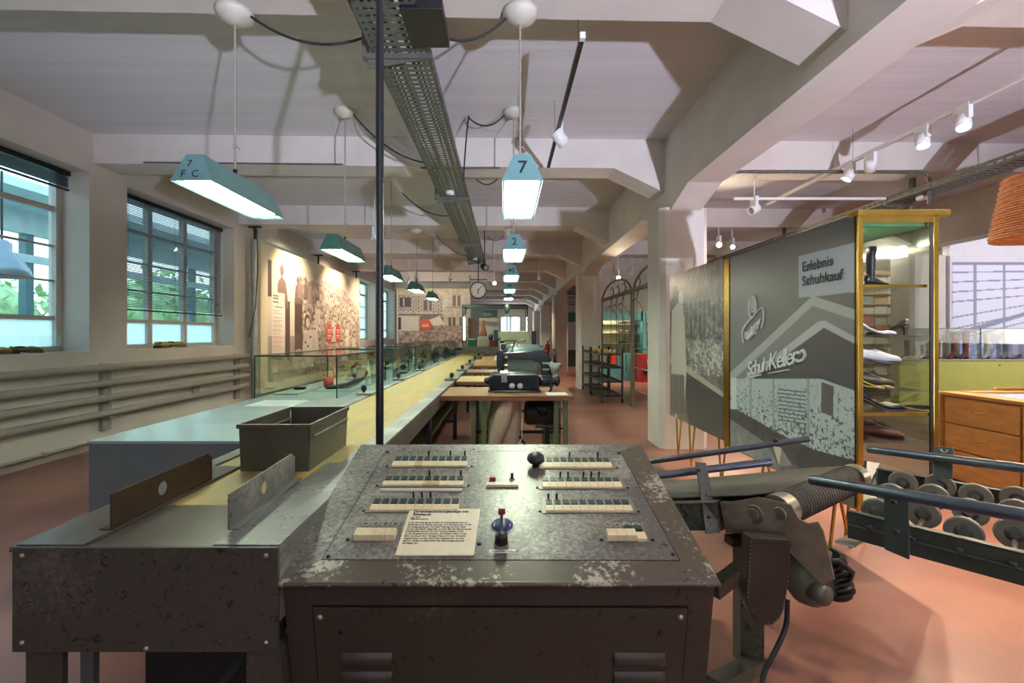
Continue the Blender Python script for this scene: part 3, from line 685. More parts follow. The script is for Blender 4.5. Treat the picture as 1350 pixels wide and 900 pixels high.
mb = MB(); mb.tube([PX(993.3+4.4*math.cos(a), 404.5+14.5*math.sin(a)-1.5*math.cos(a)) for a in np.linspace(0, 2*PI, 28, endpoint=False)], .008, 6, closed=True); mb.build('emblem_oval', PW, t)
c_ = Vector(PX(993, 405)); MB().ball(c_, 1, 16, 10, (.002, .030, .080)).build('emblem_head', mat('print_mid', (182, 186, 180), .5, var=0), t)
MB().box(1.891, 1.893, c_.y-.014, c_.y+.014, c_.z-.02, c_.z-.014).box(1.891, 1.893, c_.y-.009, c_.y+.009, c_.z-.062, c_.z-.04).build('emblem_face', mat('print_dark', (40, 42, 50)), t)
a_, b_ = Vector(PX(983.5, 447)), Vector(PX(1004.5, 425)); d_ = (b_-a_).normalized(); up = (Vector((0, 0, 1))-d_*d_.z).normalized()
text('Bamberger', .070, a_, d_, up, PW, t, 'emblem_lettering', shear=.2, ext=.001, space=.82, bold=.001)
MB().tube(smooth([PX(981, 452), PX(980, 441), PX(982, 432), PX(992, 419), PX(1003, 407), PX(1007, 407), PX(1008.5, 416), PX(1007, 426), PX(1004.5, 433)]), .008, 6).build('emblem_loop', PW, t)
MB().tube(smooth([PX(988, 446), PX(992, 441), PX(997, 437)]), .022, 6).build('emblem_tag', PW, t)
# second panel: woman at a shop window
t = thing('photo_display', 'grey photo panel of a woman at a shop window, in front of the column', 'display panel', (1.9, 4.58, .4), 'grey photo panels of the brass showcase')
B(1.905, 1.93, 3.95, 5.23, .43, 2.02).build('board', mat('panel_board', (60, 60, 60), .5), t)
im = canvas(260, 300, (120, 112, 104)); f = onX(1.9, 5.23, 3.95, 2.02, .43); x, y = XY(im)
n1 = noise(300, 260, 4, 31); n2 = noise(300, 260, 12, 32); n3 = noise(300, 260, 2, 33)
im *= (.8+.45*n2)[..., None]
for k in range(14): poly(im, [(.05+.05*k, .02), (.07+.05*k, .02), (.30+.04*k, .22), (.285+.04*k, .22)], (196, 190, 178), .6)
g = (x > .32) & (y > .22) & (y < .66); v_n = .30+.55*n1*n2+.22*n3*(y > .45); im[g] = (np.stack([v_n, v_n*.97, v_n*.92], -1))[g]
for k in range(7): rect(im, .42+.08*k, .20, .435+.08*k, .42, (190, 186, 176), .5)
g = (x > .5) & (y > .40+.1*x) & (y < .56+.1*x) & (n3*.6+n1*.4 > .55); im[g] = np.array((208, 204, 192))/255
poly(im, U((883, 470), (903, 480), (960, 522), (960, 528), (900, 487), (883, 478)), (176, 172, 160))
poly(im, U((900, 488), (960, 528), (960, 586), (909, 566)), (92, 88, 84))
poly(im, U((883, 400), (893, 380), (897, 392), (884, 420)), (70, 62, 58))
ell(im, *f((897, 392)), .045, .045, (206, 196, 182)); ell(im, *f((891, 386)), .05, .05, (66, 58, 54)); ell(im, *f((899, 394)), .028, .036, (214, 204, 190))
poly(im, U((886, 410), (893, 400), (900, 402), (903, 430), (905, 490), (902, 545), (885, 540), (885, 470)), (196, 190, 178))
poly(im, U((883, 492), (902, 494), (903, 548), (884, 542)), (132, 126, 118))
for k in range(6): poly(im, U((885+k*3, 495), (886+k*3, 495), (886.5+k*3, 545), (885.5+k*3, 545)), (86, 80, 76))
poly(im, U((890, 545), (893, 545), (893, 560), (891, 560)), (200, 190, 176))
panel_print('photograph', (1.9, 5.23, 2.02), (0, -1.28, 0), (0, 0, -1.59), im, t, SHOPP)
for y in (5.1, 4.75, 4.1):
    MB().tube([(1.92, y-.07, 0), (1.93, y, .43)], .009, 8).build('leg', BRASS, t); MB().tube([(1.92, y-.07, 0), (1.93, y-.14, .43)], .009, 8).build('leg', BRASS, t)
# ------------------------------------------------------------------ shoes
def shoe(pos, ang, L, kind, color, label, group=None, name='shoe', parts=True, cat='shoe', sole=(40, 30, 26), rough=.35, shaft=.24, lace=None):
    """a lofted shoe; toe points along +x turned by ang"""
    t = thing(name, label, cat, pos, group)
    M = Matrix.Translation(Vector(pos)) @ Matrix.Rotation(ang, 4, 'Z')
    k = L/.28; heel = {'pump': .065, 'sandal': .05, 'boot': .03}.get(kind, .022)*k
    T = [0, .05, .15, .28, .42, .55, .68, .8, .9, .97, 1.0]
    Wd = [.018, .028, .033, .031, .030, .036, .044, .045, .036, .02, .006]
    Z0 = [heel*max(0, 1-max(0, (q-.22))/.45)**1.4+.008*k for q in T]
    top = {'pump': [.055, .058, .055, .03, .022, .022, .026, .034, .03, .022, .01],
           'sandal': [.04, .04, .02, .008, .006, .006, .012, .022, .018, .01, .006],
           'boot': [.09, .1, .105, .105, .095, .075, .058, .048, .04, .03, .012],
           'clog': [.05, .05, .03, .02, .05, .065, .068, .06, .05, .038, .016]}.get(kind, [.058, .066, .068, .066, .07, .068, .056, .046, .04, .03, .014])
    vs = []; n = 12
    for i, q in enumerate(T):
        for j in range(n):
            a = 2*PI*j/n; yy = math.cos(a)*Wd[i]*k; zz = (math.sin(a)*.5+.5)
            zz = zz**.75*top[i]*k
            vs.append((q*L-L/2, yy*(1-.25*max(0, math.sin(a))), Z0[i]+zz))
    fs = [(i*n+j, i*n+(j+1) % n, (i+1)*n+(j+1) % n, (i+1)*n+j) for i in range(len(T)-1) for j in range(n)]+[tuple(range(n)), tuple(range((len(T)-1)*n, len(T)*n))]
    m = mat('leather_%d_%d_%d' % color, color, rough, var=.1, scale=20)
    mb = MB(); mb.M = M; mb.add(vs, fs, True)
    if kind == 'boot':
        mb.lathe([(.040*k, .06*k), (.038*k, .12*k), (.046*k, shaft*.75), (.052*k, shaft), (.047*k, shaft), (.04*k, shaft*.8)], (-L*.27, 0, 0), 14)
    mb.build('upper', m, t)
    mb = MB(); mb.M = M; vs = []
    for i, q in enumerate(T):
        for s, d in ((-1, 0), (1, 0), (1, -.008*k), (-1, -.008*k)): vs.append((q*L-L/2, s*Wd[i]*k*1.06, Z0[i]+.002+d))
    mb.add(vs, [(i*4+j, i*4+(j+1) % 4, (i+1)*4+(j+1) % 4, (i+1)*4+j) for i in range(len(T)-1) for j in range(4)]+[(0, 1, 2, 3), (40, 41, 42, 43)])
    if kind in ('pump', 'sandal'): mb.lathe([(.008*k, 0), (.010*k, heel*.5), (.024*k, heel)], (-L*.42, 0, 0), 10)
    else: mb.box(-L*.49, -L*.25, -.028*k, .028*k, 0, heel+.004)
    mb.build('sole', mat('sole_%d_%d_%d' % sole, sole, .5), t)
    if kind in ('low', 'pump', 'clog') and parts:
        mb = MB(); mb.M = M
        zc = {'low': .088, 'pump': .058, 'clog': .055}[kind]*k
        mb.ball((-L*.22, 0, zc-(.0 if kind == 'low' else -.012*k)), 1, 14, 6, (L*.20, .024*k, .012*k)); mb.build('lining', mat('shoe_lining', (70, 50, 38), .8), t)
    if kind == 'low' and parts:
        mb = MB(); mb.M = M
        for i in range(4): mb.tube([(L*(.04+.05*i), -.02*k, (.088-.005*i)*k), (L*(.055+.05*i), 0, (.094-.005*i)*k), (L*(.04+.05*i), .02*k, (.088-.005*i)*k)], .0022*k, 5)
        mb.tube([(L*.03, 0, .094*k), (L*.0, .03*k, .108*k), (L*.05, .04*k, .092*k)], .002*k, 5); mb.tube([(L*.03, 0, .094*k), (L*.0, -.03*k, .108*k), (L*.05, -.04*k, .092*k)], .002*k, 5)
        mb.build('laces', mat('lace', lace or (60, 46, 36), .8), t)
    return t
# ------------------------------------------------------------------ brass showcase
X0, X1, Y0, Y1, Z0, Z1 = 1.905, 2.34, 2.45, 3.90, .40, 1.99
t = thing('brass_showcase', 'tall brass-framed glass showcase of shoes beside the shop-front panel', 'showcase', ((X0+X1)/2, (Y0+Y1)/2, 0))
b = .028
for (x, y) in ((X0, Y0), (X1, Y0), (X0, Y1), (X1, Y1)): B(x-(.0 if x == X0 else b), x+(b if x == X0 else 0), y-(.0 if y == Y0 else b), y+(b if y == Y0 else 0), Z0, Z1).build('frame_post', BRASS, t, bevel=.002)
for z in (Z0, Z1-.035):
    MB().box(X0+b, X1-b, Y0, Y0+b, z, z+.035).box(X0+b, X1-b, Y1-b, Y1, z, z+.035).box(X1-b, X1, Y0+b, Y1-b, z, z+.035).box(X0, X0+b, Y0+b, Y1-b, z, z+.035).build('frame_rail', BRASS, t)
B(X0-.01, X1+.05, Y0-.015, Y0+.06, Z1, Z1+.03).build('cornice', BRASS, t, bevel=.002)
B(X0+b, X1-b, Y0+b, Y1-b, Z1-.05, Z1-.036).build('top_lining', mat('green_lining', (58, 104, 62), .6), t)
B(X0+b, X1-b, Y0+b, Y1-b, Z0+.001, Z0+.02).build('floor_board', mat('showcase_floor', (196, 190, 178), .4), t)
for z in (.93,): MB().box(X0+b, X1-b, Y0+.004, Y0+.02, z-.02, z).box(X1-.02, X1-.004, Y0+b, Y1-b, z-.02, z).build('cross_rail', BRASS, t)
B(X1-.05, X1-.035, Y0-.004, Y0+.004, Z0+.03, Z1-.04).build('door_edge', mat('dark_seal', (40, 36, 28), .5), t)
B(X0+b, X1-b, Y0+.008, Y0+.012, Z0+.035, Z1-.04).build('front_pane', GLASS, t)
B(X1-.012, X1-.008, Y0+b, Y1-b, Z0+.035, Z1-.04).build('side_pane', GLASS, t)
B(X0+.03, X0+.034, Y0+b, Y1-b, Z0+.035, Z1-.04).build('back_pane', mat('grey_backing', (150, 146, 136), .3, .3), t)
SHZ = [1.62, 1.345, 1.19, 1.045, .93, .765]
for z in SHZ: B(X0+.04, X1-.02, Y0+.04, Y1-.04, z-.007, z).build('shelf', GLASSG, t)
MB().box(X0+.04, X1-.03, Y0+.035, Y0+.04, 1.608, 1.624).build('shelf_edge', BRASS, t)
for (x, y) in ((2.12, 2.9), (2.29, 3.0), (2.12, 3.7), (2.29, 3.7)):
    MB().tube([(x, y, Z0), (x-.06, y-.02, 0)], .010, 8).build('leg', BRASS, t); MB().tube([(x, y, Z0), (x+.07, y-.02, 0)], .010, 8).build('leg', BRASS, t)
B(1.897, 1.935, 3.845, 3.935, .40, 2.0).build('frame_post', BRASS, t)
sg = 'shoes in the brass showcase'
S = lambda *a, **k: shoe(*a, group=sg, **k)
bt = S((2.13, 2.60, 1.62), .1, .15, 'boot', (26, 22, 24), 'tall black boot on the top shelf of the brass showcase', name='boot', cat='boot', shaft=.23)
S((2.08, 2.56, 1.345), -.4, .2, 'pump', (206, 204, 196), 'white heeled pump on the second shelf of the brass showcase')
S((2.2, 2.62, 1.345), PI/2+.5, .20, 'pump', (74, 66, 48), 'dark patterned pump on the second shelf of the brass showcase')
S((2.29, 2.72, 1.345), PI/2+.5, .20, 'pump', (92, 84, 58), 'olive patterned pump behind the dark one on the second shelf')
S((2.09, 2.56, 1.19), -.05, .26, 'low', (206, 200, 194), 'pale lace-up shoe on the third shelf of the brass showcase')
S((2.19, 2.70, 1.19), -.1, .24, 'pump', (196, 180, 172), 'pale pink pump on the third shelf of the brass showcase')
S((2.04, 2.6, 1.045), -PI/2+.6, .21, 'sandal', (206, 172, 70), 'gold strap sandal at the front left of the fourth shelf')
S((2.11, 2.62, 1.045), -PI/2+.6, .21, 'sandal', (190, 152, 60), 'gold strap sandal right of the first on the fourth shelf')
S((2.19, 2.72, 1.045), -.2, .24, 'low', (96, 80, 64), 'grey-brown low shoe on the fourth shelf of the brass showcase')
S((2.085, 2.55, .93), -.25, .27, 'pump', (30, 34, 44), 'large dark navy pump on the fifth shelf of the brass showcase')
S((2.2, 2.70, .93), -.1, .22, 'sandal', (166, 156, 116), 'silvery sandal on the fifth shelf of the brass showcase')
S((2.2, 2.83, .93), -.1, .22, 'sandal', (130, 124, 96), 'dull silver sandal at the back of the fifth shelf')
S((2.09, 2.55, .765), -.1, .27, 'low', (96, 58, 46), 'brown lace-up shoe on the lowest shelf of the brass showcase', sole=(70, 40, 34), lace=(180, 150, 120))
S((2.085, 2.70, .765), -.1, .27, 'low', (90, 52, 42), 'brown lace-up shoe behind its twin on the lowest shelf', sole=(70, 40, 34), lace=(180, 150, 120))
for i, y in enumerate((2.75, 3.2, 3.65)):
    MB().cyl((2.0, y-.17, 1.955-.03), (2.0, y+.17, 1.925), .012).build('showcase_light', emit('showcase_tube', (255, 246, 220), 30), label='slim light tube inside the brass showcase, %s' % ordn[i], cat='light tube', group='light tubes in the brass showcase')
# ------------------------------------------------------------------ wooden counter
t = thing('drawer_counter', 'cherry wood shop counter with brass-handled drawers, right of the brass showcase', 'counter', (4.6, 3.2, 0))
cx0, cx1, cy0, cy1, cz = 3.9, 5.2, 2.2, 4.08, .84
B(cx0+.02, cx1, cy0, cy1-.02, .1, cz-.02).build('carcass', CHERRY, t)
B(cx0+.05, cx1-.02, cy0+.03, cy1-.05, 0, .1).build('plinth', mat('plinth_brown', (70, 44, 30), .5), t)
B(cx0-.02, cx1, cy1-.02, cy1+.03, 0, cz+.0).build('end_panel', CHERRY, t, bevel=.004)
MB().box(cx0-.01, cx0+.16, cy0, cy1-.02, cz-.02, cz+.005).box(cx0+.16, cx1-.2, cy1-.14, cy1-.02, cz-.02, cz+.012).build('top_rim', CHERRY, t, bevel=.003)
B(cx0+.16, cx1-.2, cy0, cy1-.14, cz-.01, cz+.004).build('glass_top', mat('blue_reflection_top', (150, 160, 186), .06, .2), t)  # blue base colour stands in for a reflection on the glass
B(cx0+.5, cx1, cy1+.0, cy1+.03, cz, cz+.035).build('back_lip', CHERRY, t, bevel=.01)
hz = [(.585, .80), (.36, .575), (.135, .35)]
for j in range(3):
    ya = cy1-.04-.60*(j+1)+.0; yb = ya+.585
    for z0, z1 in hz:
        d = B(cx0-.004, cx0+.018, ya, yb, z0, z1).build('drawer', CHERRY, t, bevel=.003)
        yc = (ya+yb)/2; zc = (z0+z1)/2+.02
        MB().tube([(cx0-.004, yc-.05, zc), (cx0-.026, yc-.04, zc-.004), (cx0-.03, yc, zc-.006), (cx0-.026, yc+.04, zc-.004), (cx0-.004, yc+.05, zc)], .004, 6).build('handle', BRASS, d)
# ------------------------------------------------------------------ showroom behind
t = thing('display_plinth', 'long yellow-green display plinth carrying boots on the right', 'plinth', (8.6, 8.5, 0))
B(7.1, 11.5, 8.18, 8.29, .08, .885).build('front_board', mat('yellow_green_paint', (188, 190, 90), .55, var=.03), t)
B(7.1, 11.5, 8.16, 8.58, .885, .905).build('top_board', mat('plinth_top', (176, 168, 150), .5), t)
B(7.2, 11.5, 8.25, 8.29, 0, .08).build('kick_board', BLACKM, t)
for x in (7.35, 8.9, 10.2): MB().cyl((x, 8.175, .80), (x, 8.18, .80), .015).build('screw_cap', ZINC, t)
t = thing('case_hood', 'low glass hood over the boots on the yellow-green plinth', 'glass case', (9.2, 8.5, .905))
B(7.3, 11.3, 8.22, 8.228, .905, 1.46).build('front_pane', GLASS, t); B(7.3, 11.3, 8.22, 8.58, 1.46, 1.468).build('top_pane', GLASS, t)
EDG = mat('glass_edge', (70, 96, 92), .2)
MB().box(7.3, 11.3, 8.216, 8.224, 1.455, 1.468).box(8.6, 8.61, 8.216, 8.224, .905, 1.46).box(10, 10.01, 8.216, 8.224, .905, 1.46).build('pane_edges', EDG, t)
bw = [(7.42, .26, (26, 26, 28), .34, 'black boot'), (7.72, .24, (196, 190, 170), .26, 'cream ankle boot'), (7.98, .26, (30, 34, 36), .36, 'dark green-black boot'), (8.28, .3, (120, 62, 38), .50, 'chestnut riding boot, left of its pair'), (8.50, .3, (128, 68, 42), .50, 'chestnut riding boot, right of its pair'), (8.9, .26, (190, 186, 160), .46, 'tall cream boot'), (9.25, .3, (126, 128, 130), .50, 'tall grey mottled boot')]
for x, L, c, sh, lb in bw: shoe((x, 8.42, .905), PI+.5, L, 'boot', c, lb+' on the yellow-green plinth', 'boots on the yellow-green plinth', 'boot', cat='boot', shaft=sh)
for x, c, lb in ((9.45, (150, 40, 44), 'red sandal'), (9.75, (130, 44, 48), 'dark red low shoe'), (10.0, (196, 130, 100), 'salmon shoe'), (10.3, (70, 66, 60), 'dark low shoe')):
    shoe((x, 8.4, .905), PI+.3, .26, 'sandal' if 'sandal' in lb else 'low', c, lb+' right of the boots on the yellow-green plinth', 'low shoes on the yellow-green plinth')
# bluish photo wall
t = thing('picture_wall', 'white wall with a bluish photograph of a paned window, above the yellow-green plinth', 'picture', (10.6, 8.65, 0))
B(8.42, 13.9, 8.6, 8.75, 0, 3.3).build('board', mat('white_board', (216, 214, 222), .6, var=.02), t)
im = canvas(220, 120, (214, 216, 236)); x, y = XY(im); n1 = noise(120, 220, 6, 41); n2 = noise(120, 220, 14, 42)
rect(im, 0, 0, 1, .03, (134, 134, 160)); 
for k in range(9): poly(im, [(0, .10+.1*k+.05*(k > 3)*k*.3), (.55, .09+.075*k), (.55, .10+.075*k), (0, .115+.1*k+.05*(k > 3)*k*.3)], (128, 130, 156))
for xx in (.12, .28): rect(im, xx, .03, xx+.016, .9, (138, 140, 166))
rect(im, .40, .03, .50, 1, (150, 152, 182)); poly(im, [(0, .72), (.42, .50), (.42, .54), (0, .78)], (126, 130, 160))
g = (x > .42) & (y > .5) & (n1 > .45); im[g] = np.array((150, 160, 205))/255
g = (y > .78) & (n1 > .5) ; im[g] = np.array((160, 170, 214))/255
panel_print('photograph', (8.46, 8.595, 2.72), (3.4, 0, 0), (0, 0, -1.85), im, t)
# shelves with shoe boxes seen through the showcase
t = thing('shoe_box_rack', 'pale rack of shoe boxes seen through the upper part of the brass showcase', 'shelf rack', (8.4, 10.2, 0))
OAK = mat('pale_oak', (196, 160, 110), .5, var=.08)
for x in (7.5, 9.05): B(x, x+.03, 10, 10.35, 0, 2.8).build('side_panel', OAK, t)
for k in range(12): B(7.53, 9.05, 10, 10.35, .25+.22*k, .27+.22*k).build('shelf', OAK, t)
B(7.53, 9.05, 10.33, 10.35, 0, 2.8).build('back_board', OAK, t)
bc = [(226, 220, 206), (214, 196, 160), (196, 84, 60), (232, 228, 220), (170, 176, 168), (206, 170, 120)]
for k in range(11):
    for j in range(5):
        c = bc[(k*3+j*2+(k*j) % 3) % 6]; xx = 7.57+.295*j
        q = B(xx, xx+.27, 10.02, 10.30, .27+.22*k, .27+.22*k+.13+.03*((j+k) % 2)).build('shoe_box', mat('box_%d_%d_%d' % c, c, .6), label='%s shoe box, %s in the %s row up of the rack behind the showcase' % ({226: 'cream', 214: 'beige', 196: 'red', 232: 'white', 170: 'grey', 206: 'tan'}[c[0]], ordn[j].replace('nearest', 'first'), ['lowest', 'second', 'third', 'fourth', 'fifth', 'sixth', 'seventh', 'eighth', 'ninth', 'tenth', 'topmost'][k]), cat='box', group='shoe boxes on the rack')
for x in (7.0, 9.3): MB().cyl((x, 9.3, 2.95), (x+1.2, 9.3, 2.95), .04).cyl((x+.1, 9.3, 2.95), (x+.1, 9.3, ZS), .006, 6).cyl((x+1.1, 9.3, 2.95), (x+1.1, 9.3, ZS), .006, 6).build('tube_lamp', emit('cool_tube', (255, 250, 236), 18), label='long fluorescent tube above the shoe box rack, %s' % ('left' if x < 8 else 'right'), cat='lamp', group='tube lamps at the shoe box rack')
# wicker lampshade at the right edge
t = thing('wicker_lampshade', 'orange wicker lampshade hanging at the right edge of the picture', 'lampshade', (5.47, 4.5, 2.33))
WK = mat('orange_wicker', (204, 134, 84), .6, var=.2, scale=30)
mb = MB(); n = 40
for k in range(24):
    z = 2.33+.60*k/23; r = .47-.09*(k/21)
    mb.tube([(5.47+(r+.006*math.sin(q*20+k*PI))*math.cos(2*PI*q/n), 4.5+(r+.006*math.sin(q*20+k*PI))*math.sin(2*PI*q/n), z) for q in range(n)], .012, 5, closed=True)
mb.build('weave', WK, t, kind='stuff')
MB().lathe([(.46, 0), (.37, .62)], (5.47, 4.5, 2.33), 40).build('inner_cone', mat('wicker_inner', (190, 110, 64), .7), t)
MB().tube([(5.47, 4.5, 2.88), (5.47, 4.5, 3.72)], .006, 6).build('cord', DARKM, t)
MB().ball((5.47, 4.5, 2.5), .06).build('bulb', emit('warm_bulb', (255, 214, 160), 12), t)
# teal shelf wall at the back of the showroom
TEALW = mat('teal_cabinet', (70, 124, 124), .5)
mb = MB(); 
struct('wall_showroom_back', B(2.6, 7.3, 14.1, 14.2, 0, ZS), mat('cream_wall', (214, 206, 190), .7))
def teal_cab(x0, x1, label):
    t = thing('shelf_cabinet', label, 'shelf', ((x0+x1)/2, 13.6, 0), 'teal shelf cabinets')
    B(x0, x1, 13.3, 14.05, 1.78, 2.05).build('header', TEALW, t); B(x0, x1, 13.35, 14.05, 0, .8).build('base', TEALW, t)
    B(x0, x0+.12, 13.3, 14.05, .8, 1.78).build('side_panel', TEALW, t)
    B(x0+.12, x1, 14.0, 14.05, .8, 1.78).build('back_board', mat('lit_cream_back', (236, 226, 190), .6), t)
    for z in (.8, 1.09, 1.4, 1.67): B(x0+.12, x1, 13.55, 14.0, z-.015, z).build('shelf', ZINC, t)
    for i in range(2):
        xx = x0+.15+(x1-x0-.2)*(.02+.5*i); B(xx, xx+.5, 13.98, 14.0, 1.12+.0*i, 1.62).build('card', mat('cream_card', (240, 226, 170), .5), t)
    light('cabinet_light', 'AREA', ((x0+x1)/2, 13.36, 1.765), 9, (1, .9, .72), aim=((x0+x1)/2, 14, 1.0), size=1.1, size_y=.1)
    return t
teal_cab(2.75, 4.0, 'teal cabinet with lit shoe shelves behind the arched pipe rack')
teal_cab(4.05, 5.6, 'teal cabinet with lit shoe shelves, hidden half behind the front column')
k = 0
for z in (1.67, 1.4, 1.09):
    for x in (3.55, 3.78, 4.25, 4.5, 4.75):
        c = [(60, 40, 30), (96, 60, 40), (40, 36, 36), (130, 84, 50)][k % 4]; k += 1
        shoe((x, 13.75, z), PI*(k % 2)+.3, .25, 'low' if k % 3 else 'clog', c, '%s shoe on the %s shelf of the teal cabinets, %s from the left' % ([ 'dark brown', 'brown', 'blackish', 'tan'][(k-1) % 4], {1.67: 'top', 1.4: 'middle', 1.09: 'lower'}[z], ['first', 'second', 'third', 'fourth', 'fifth'][(3.55, 3.78, 4.25, 4.5, 4.75).index(x)]), 'shoes in the teal cabinets', parts=False)
MB().cyl((3.15, 13.33, .62), (3.15, 13.35, .62), .17, 28).build('round_sign', mat('red_disc', (170, 52, 44), .5), label='round red sign on the teal cabinet', cat='sign')
t = thing('red_bench', 'red cabinet with black shoes standing under the teal shelves', 'cabinet', (4.4, 13, 0))
B(3.8, 5.2, 12.9, 13.28, 0, .80).build('carcass', mat('red_lacquer', (140, 32, 34), .4), t); B(4.05, 4.35, 12.88, 12.9, .5, .7).build('label_card', WHITE, t)
for x in (4.05, 4.4): MB().lathe([(.001, -.03), (.11, -.03), (.11, .03), (.001, .03)], (x, 12.86, .35), 16, (0, 1, 0)).build('wheel', DARKM, t)
# white panels further left
t = thing('shelf_cabinet', 'white display cabinet with teal top between the far columns', 'shelf', (1.6, 19.5, 0))
B(2.6, 4.0, 19.5, 19.9, 0, 2.6).build('board', mat('white_board'  , (216, 214, 222)), t); B(2.6, 4.0, 19.45, 19.5, 1.9, 2.3).build('header', TEALW, t); B(2.6, 4.0, 19.3, 19.5, .0, .7).build('base', mat('black_base', (50, 54, 52)), t)
for z in (1.0, 1.4): B(2.6, 4.0, 19.3, 19.5, z, z+.03).build('shelf', WHITE, t)
# arched pipe rack
GP = mat('rack_grey_green', (120, 118, 100), .4, .3)
t = thing('pipe_rack', 'tall grey pipe rack with two arches and a hanging rail, left of the front column', 'rack', (2.385, 9.2, 0))
for ya, yb in ((11.1, 8.55), (8.4, 6.1)):
    pts = [(2.385, ya, 0), (2.385, ya, 2.15)]+[(2.385, (ya+yb)/2+(ya-yb)/2*math.cos(a), 2.15+.36*math.sin(a)) for a in np.linspace(.2, PI-.2, 12)]+[(2.385, yb, 2.15), (2.385, yb, 0)]
    MB().tube(pts, .022, 10).build('arch', GP, t)
B(2.36, 2.41, 6.1, 11.1, 2.14, 2.21).build('rail', mat('rail_dark', (84, 76, 62), .4, .4), t)
for y in (10.2, 9.7, 9.2, 8.2): 
    MB().tube([(2.385, y, 2.35), (2.42, y, 2.42), (2.45, y, 2.3), (2.40, y, 2.1), (2.385, y, 2.0), (2.3, y, 1.95)], .012, 6).build('hook', BLACKM, t)
    MB().tube([(2.385, y, 1.98), (2.385, y, 1.9), (2.40, y, .6), (2.60, y, .6), (2.55, y, 1.72), (2.385, y, 1.98)], .008, 6).build('hanger', GP, t)
for z in (.35, .75, 1.1): MB().tube([(2.385, 6.1, z), (2.385, 8.4, z)], .012, 6).build('cross_rod', GP, t)
# last trolleys
IR = mat('dark_angle_iron', (52, 54, 50), .45, .3)
def trolley(y0, y1, label):
    t = thing('shoe_trolley', label, 'trolley', (2.15, (y0+y1)/2, 0), 'iron shoe trolleys between the columns'); x0, x1 = 1.93, 2.33
    for (x, y) in ((x0, y0), (x1, y0), (x0, y1), (x1, y1)):
        B(x-.016, x+.016, y-.016, y+.016, .07, 1.08).build('post', IR, t); MB().lathe([(.001, -.015), (.04, -.015), (.04, .015), (.001, .015)], (x, y, .04), 14, (1, 0, 0)).build('castor', DARKM, t)
    for z in (.12, .40, .68, .94):
        mb = MB(); mb.box(x0, x1, y0-.012, y0+.012, z, z+.03); mb.box(x0, x1, y1-.012, y1+.012, z, z+.03); mb.box(x0-.012, x0+.012, y0, y1, z, z+.03); mb.box(x1-.012, x1+.012, y0, y1, z, z+.03); mb.build('shelf_frame', IR, t)
        for j in range(6): xx = x0+.04+.064*j; B(xx-.012, xx+.012, y0+.012, y1-.012, z+.004, z+.014).build('slat', IR, t)
    return t
trolley(9.0, 10.1, 'near iron shoe trolley between the front and second column'); trolley(10.25, 11.2, 'far iron shoe trolley beside the second column')
for i, (x, y) in enumerate([(2.05, 9.15), (2.2, 9.15), (2.05, 9.45), (2.2, 9.5), (2.06, 9.8), (2.2, 9.85), (2.05, 10.4), (2.2, 10.5), (2.1, 10.8)]):
    t = thing('shoe_last', 'wooden shoe last, %s from the front on the %s iron trolley' % (['first', 'second', 'third', 'fourth', 'fifth', 'sixth', 'first', 'second', 'third'][i], 'near' if y < 10.2 else 'far'), 'shoe last', (x, y, .955), 'wooden lasts on the %s iron trolley' % ('near' if y < 10.2 else 'far'))
    mb = MB(); vs = []; n = 10
    for q, ww, hh in ((0, .02, .08), (.08, .028, .1), (.35, .026, .09), (.6, .04, .055), (.85, .036, .035), (1, .01, .012)):
        for j in range(n): a = 2*PI*j/n; vs.append((x+math.cos(a)*ww, y+.24*q-.12, .956+(math.sin(a)+1)/2*hh))
    mb.add(vs, [(r*n+j, r*n+(j+1) % n, (r+1)*n+(j+1) % n, (r+1)*n+j) for r in range(5) for j in range(n)]+[tuple(range(n)), tuple(range(5*n, 6*n))], True)
    mb.build('body', mat('beech', (196, 152, 90), .45, var=.12), t)
t = thing('fire_extinguisher', 'red fire extinguisher standing beside a far column', 'fire extinguisher', (1.5, 16, 0))
MB().lathe([(.001, .0), (.09, .0), (.09, .5), (.07, .57), (.03, .6), (.03, .63), (.001, .63)], (1.5, 15.8, .45)).build('cylinder', mat('signal_red', (170, 30, 34), .3), t)
MB().cyl((1.5, 15.8, 0), (1.5, 15.8, .45), .03).build('stand', BLACKM, t); B(1.46, 1.54, 15.75, 15.85, 1.08, 1.13).build('valve', BLACKM, t)
# ------------------------------------------------------------------ black pole
t = thing('black_pole', 'thin black pole rising from behind the control desk to the ceiling', 'pole', (-.53, 1.935, 0))
MB().cyl((-.53, 1.935, 0), (-.53, 1.935, ZS), .0165, 20).build('tube', BLACKM, t); MB().cyl((-.53, 1.935, 0), (-.53, 1.935, .02), .06).build('foot_plate', BLACKM, t)
